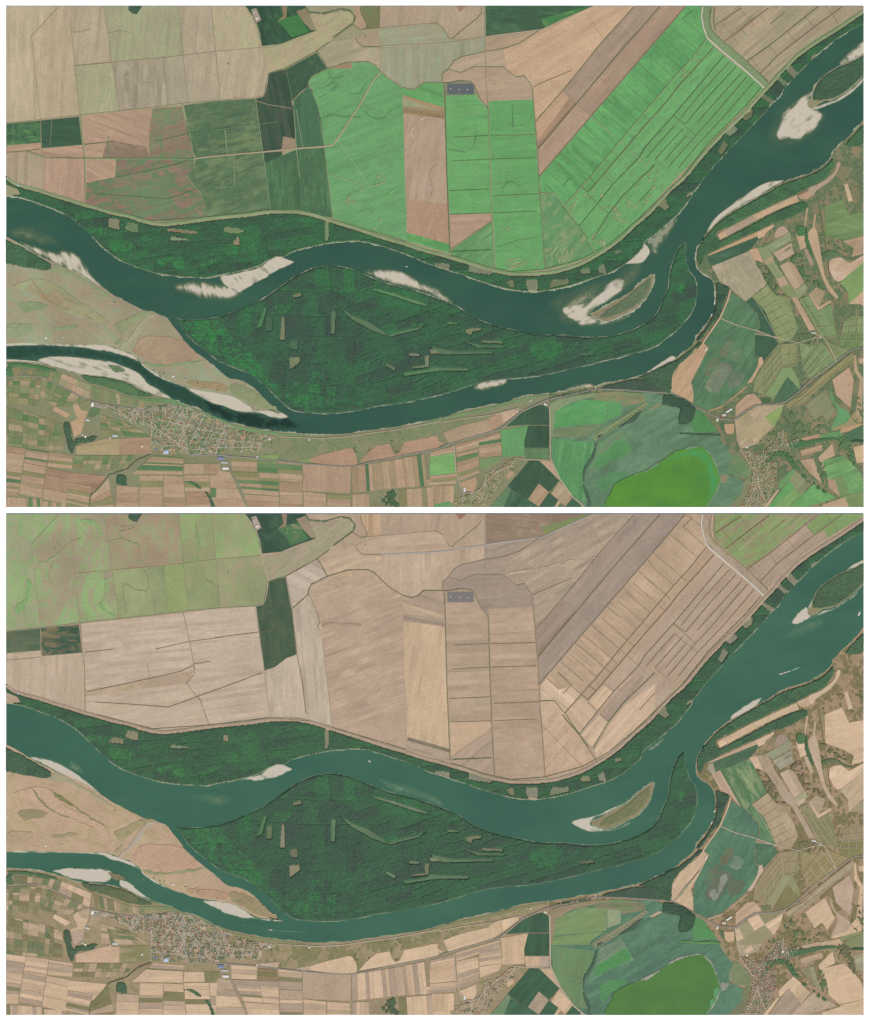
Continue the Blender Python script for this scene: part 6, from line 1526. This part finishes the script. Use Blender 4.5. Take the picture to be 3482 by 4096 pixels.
    for pos, L, wd, H, rot, rc, wh, lab in BUILDINGS:
        if panel not in wh: continue
        x, y = P(pos)[0]
        e = bpy.data.objects.new('building', None); C.objects.link(e); e.location = W((x, y), panel) + (zt - 1.5,); e.rotation_euler = (0, 0, math.radians(rot))
        tag(e, lab + ' ' + nm, 'building')
        h = H * .7
        def bx(nm_, v, f, col):
            m_ = bpy.data.meshes.new(nm_); m_.from_pydata(v, [], f); m_.materials.append(pm(col)); q = bpy.data.objects.new(nm_, m_); C.objects.link(q); q.parent = e; return q
        bx('wall', [(sx * L / 2, sy * wd / 2, z) for z in (-5, h) for sx, sy in ((-1, -1), (1, -1), (1, 1), (-1, 1))], [(0, 1, 5, 4), (1, 2, 6, 5), (2, 3, 7, 6), (3, 0, 4, 7)], 'c9c0b0')
        o_ = .8; lx, ly = L / 2 + o_, wd / 2 + o_
        if L >= wd: ridge = [(-lx, 0, H), (lx, 0, H)]; rf = [(0, 1, 5, 4), (2, 3, 4, 5), (1, 2, 5), (3, 0, 4), (3, 2, 1, 0)]
        else: ridge = [(0, -ly, H), (0, ly, H)]; rf = [(1, 2, 5, 4), (3, 0, 4, 5), (0, 1, 4), (2, 3, 5), (3, 2, 1, 0)]
        bx('roof', [(-lx, -ly, h), (lx, -ly, h), (lx, ly, h), (-lx, ly, h)] + ridge, rf, rc)
    # --- solar park
    e = bpy.data.objects.new('solar_park', None); C.objects.link(e); x, y = P("13:240,697")[0]
    zs = ZLAND + 5.0; e.location = W((x, y), panel) + (zs,); tag(e, 'dark blue solar park with rows of panels beside thin stream ' + nm, 'solar park')
    q = P("13:125,655 240,640 325,648 352,690 368,742 122,748"); wq = [W(p, panel) for p in q]
    me = bpy.data.meshes.new('gravel_yard'); n = len(wq); me.from_pydata([(a - e.location.x, b - e.location.y, 0) for a, b in wq], [], [tuple(range(n))[::-1]])
    if me.polygons[0].normal.z < 0: me.flip_normals()
    o = bpy.data.objects.new('gravel_yard', me); me.materials.append(pm('8a8468' if A else 'ae9a7e')); C.objects.link(o); o.parent = e
    wid, dep = 320.0, 128.0; pitch = 8.0; nr = int(dep / pitch)
    pmsh = bpy.data.meshes.new('panel_row'); wseg = wid / 2 - 3
    pmsh.from_pydata([(-wseg / 2, -3.1, .8), (wseg / 2, -3.1, .8), (wseg / 2, 3.1, 2.6), (-wseg / 2, 3.1, 2.6), (-wseg / 2, -3.1, .7), (wseg / 2, -3.1, .7), (wseg / 2, 3.1, 2.5), (-wseg / 2, 3.1, 2.5)], [],
                     [(0, 1, 2, 3), (7, 6, 5, 4), (0, 4, 5, 1), (1, 5, 6, 2), (2, 6, 7, 3), (3, 7, 4, 0)])
    pmsh.materials.append(pm('5a6468' if A else '807a78', .7, .15))
    for i in range(nr):
        for sgn in (-1, 1):
            o = bpy.data.objects.new('panel_row', pmsh); C.objects.link(o); o.parent = e; o.location = (sgn * wid / 4 + 2, -dep / 2 + pitch * (i + .5) - 4, 0.1)
    for px in ("13:163,698", "13:230,702", "13:296,704"):
        a, b = W(P(px)[0], panel); cm = bpy.data.meshes.new('inverter_cabin')
        v = [(xx, yy, zz) for zz in (0, 4.5) for xx, yy in ((-6, -4), (6, -4), (6, 4), (-6, 4))]
        cm.from_pydata(v, [], [(4, 5, 6, 7), (0, 1, 5, 4), (1, 2, 6, 5), (2, 3, 7, 6), (3, 0, 4, 7)]); cm.materials.append(pm('e8e6e0'))
        o = bpy.data.objects.new('inverter_cabin', cm); C.objects.link(o); o.parent = e; o.location = (a - e.location.x, b - e.location.y, .05)
    # --- lone trees
    where = ["on the open western meadow", "nearest the channel on the tongue of land", "left of the pair on the tongue of land", "right of the pair on the tongue of land", "inland on the tongue of land", "at the east end of the tongue of land", "in the pale field by the farm road", "on the bluff at the village's east end", "in the stream loop north of the paved road"]
    for s, w_ in zip(LONE_TREES, where):
        x, y = P(s)[0]; e = bpy.data.objects.new('tree', None); C.objects.link(e); e.location = W((x, y), panel) + (ZLAND + 2.5,)
        tag(e, 'lone dark tree ' + w_ + ' ' + nm, 'tree', 'lone trees')
        for n_, m_ in (('trunk', TRUNK), ('crown', CROWN)):
            o = bpy.data.objects.new(n_, m_); C.objects.link(o); o.parent = e
    # --- jetties on the river bend
    for s, L, lab in (("24:545,1085", 26, "white floating pontoon by the eastern river bend"), ("24:524,1176", 34, "grey floating pontoon downstream by the eastern river bend")):
        x, y = P(s)[0]; make_boat('pontoon', L, 11, 'd8d6d0' if L < 30 else 'a8a8a4', lab + ' ' + nm, 'pontoon', x, y, 75, panel, house=False, hatch='e6e4e0')
    # --- vessels
    def boat(s, L, wd, rot, lab, cat='boat', hull='c8c0b4', hatch='b8b0a4', house=True, nm_='boat'):
        x, y = P(s)[0]; make_boat(nm_, L, wd, hull, lab + ' ' + nm, cat, x, y, rot, panel, house=house, hatch=hatch)
    if A:
        boat("22:1505,797", 26, 9, -20, "small white boat in midstream", hull='e0e4e6', hatch=None)
    else:
        boat("14:1072,1301", 62, 13, 16, "leading pale barge of the pushed convoy", 'barge', 'd8c8b8', 'd0bfae', False, 'barge')
        boat("14:1107,1290", 50, 13, 16, "rear pale barge of the pushed convoy", 'barge', 'd2c4b4', 'cdbcab', False, 'barge')
        boat("14:1132,1282", 24, 12, 16, "white pusher tug behind the two barges", 'tugboat', 'e8e4de', None, True, 'tugboat')
        boat("14:1680,833", 58, 17, 245, "lone white cargo ship at the east edge", 'ship', 'ece4d8', 'e0d2c4', True, 'ship')
        boat("22:1213,694", 36, 12, 155, "white boat below the north shore wood", 'boat', 'e4e6ea', 'd8d8dc')
        boat("32:436,683", 48, 14, 175, "pink hulled boat trailing a wake off the village", 'boat', 'd0b8a8', 'c0a898')
        boat("32:235,645", 12, 6, 30, "tiny moored boat nearest the smooth sandbank", 'boat', 'b8bcae', None)
        boat("32:282,658", 13, 6, 80, "tiny moored boat second from the smooth sandbank", 'boat', 'b0b8aa', None)
        boat("32:638,608", 16, 7, 95, "small boat at the big island's southern shore", 'boat', 'c8b8a8', None)
        boat("31:1130,290", 16, 6, -25, "small boat in the channel by the tongue of land", 'boat', 'c0c8be', None)
        for pts, top, lab in (("14:1135,1285 1165,1262 1225,1240 1210,1262 1160,1280", .55, "foaming wake behind the pushed convoy"), ("32:445,680 560,688 735,693 735,700 560,700 445,690", .35, "long straight wake behind the pink boat"), ("14:1684,818 1700,775 1706,780 1692,820", .35, "short wake behind the cargo ship"), ("31:1080,272 1130,288 1128,293 1078,278", .35, "faint wake in the southern channel")):
            o = shoal('wake', panel, P(pts), 'c0d0c6', 'c8d6cc', 6, top * 1.2, .1, seed=5, step=1.5, shallow='7f9a8a')
            if o: tag(o, lab + ' ' + nm, 'wake', kind='stuff')
def offset_in(pts, d=1.6):
    a = sum(pts[i - 1][0] * pts[i][1] - pts[i][0] * pts[i - 1][1] for i in range(len(pts)))
    out = []; s = 1 if a > 0 else -1; n = len(pts)
    for i, (x, y) in enumerate(pts):
        ax, ay = pts[i - 1]; bx, by = pts[(i + 1) % n]; L = math.hypot(bx - ax, by - ay) or 1
        out.append((x - s * (by - ay) / L * d, y + s * (bx - ax) / L * d))
    return out
SHORE_GREEN = [("31:600,345 700,385 800,432 1000,490 1200,500 1340,500 1440,545 1560,592 1764,668 1764,680 1560,612 1430,560 1320,530 1200,525 980,512 780,452 600,372", '5f8f58', '7d8a5e'), ("32:0,650 120,695 300,735 480,765 700,790 700,797 470,785 280,755 100,715 0,668", '6f9460', '8a8a64'), ("33:0,680 200,625 420,575 700,500 900,472 900,482 700,525 430,595 210,645 0,700", '6f8f5c', '8a8862')]
WEST_MARKS = [
 ("31:1050,110 1100,30 1180,10 1410,30 1480,90 1560,170 1430,220 1320,230 1200,205 1080,160", 'a88f75/a59474:.3', 'bd9a7c'),
 ("21:900,1260 1010,1200 1130,1150 1200,1158 1080,1230 980,1310 31:950,60 900,70 960,0", '93976c/7f8f60:.4', 'a3946e/8f8a62:.4'),
 ("21:1130,1210 1200,1165 1220,1180 1140,1240 1080,1340 31:960,110 930,100 1010,30", 'a6a283', 'b0a088'),
 ("21:52,1260 250,1250 230,1320 52,1350", '93a078', 'b59c7c'),
 ("21:100,950 350,900 520,1050 700,1130 860,1240 600,1180 380,1080 250,1000", 'a39572/94a074:.5', 'bfa080'),
 ("21:400,915 470,960 580,1030 570,1042 480,1000", '94996f', '848258'),
 ("21:580,1035 680,1110 820,1195 700,1140 600,1065", '989a70', '8f8a64'),
 ("21:250,900 330,990 410,1070 600,1150 760,1222 580,1150 400,1082 310,995", '988a68', '8f8862'),
 ("21:150,1100 250,1070 380,1110 200,1150", '86986a', '998a68'),
 ("21:440,1270 600,1258 560,1285 420,1292", '839a6c', '9c8f6c'),
 ("21:440,780 560,840 760,960 900,1050 880,1055 740,975 560,870 400,840 410,800", '8f9a70', 'a39a78'),
 ("31:1130,215 1280,235 1480,210 1600,205 1480,235 1300,245 1180,250", '829a68', '94966c'),
 ("32:130,390 220,400 330,450 440,540 480,585 330,560 200,490 120,440", '8c9468/7f8f60:.4', '9c8a66/84885a:.4'),
 ("31:1500,355 1600,365 1764,390 1764,440 1600,420 1480,390", '9f8d6a', 'b09070'),
 ("31:850,240 900,237 960,262 982,292 900,286", '5f7f52', '807a5c'),
]
for _p in 'AB': build(_p)
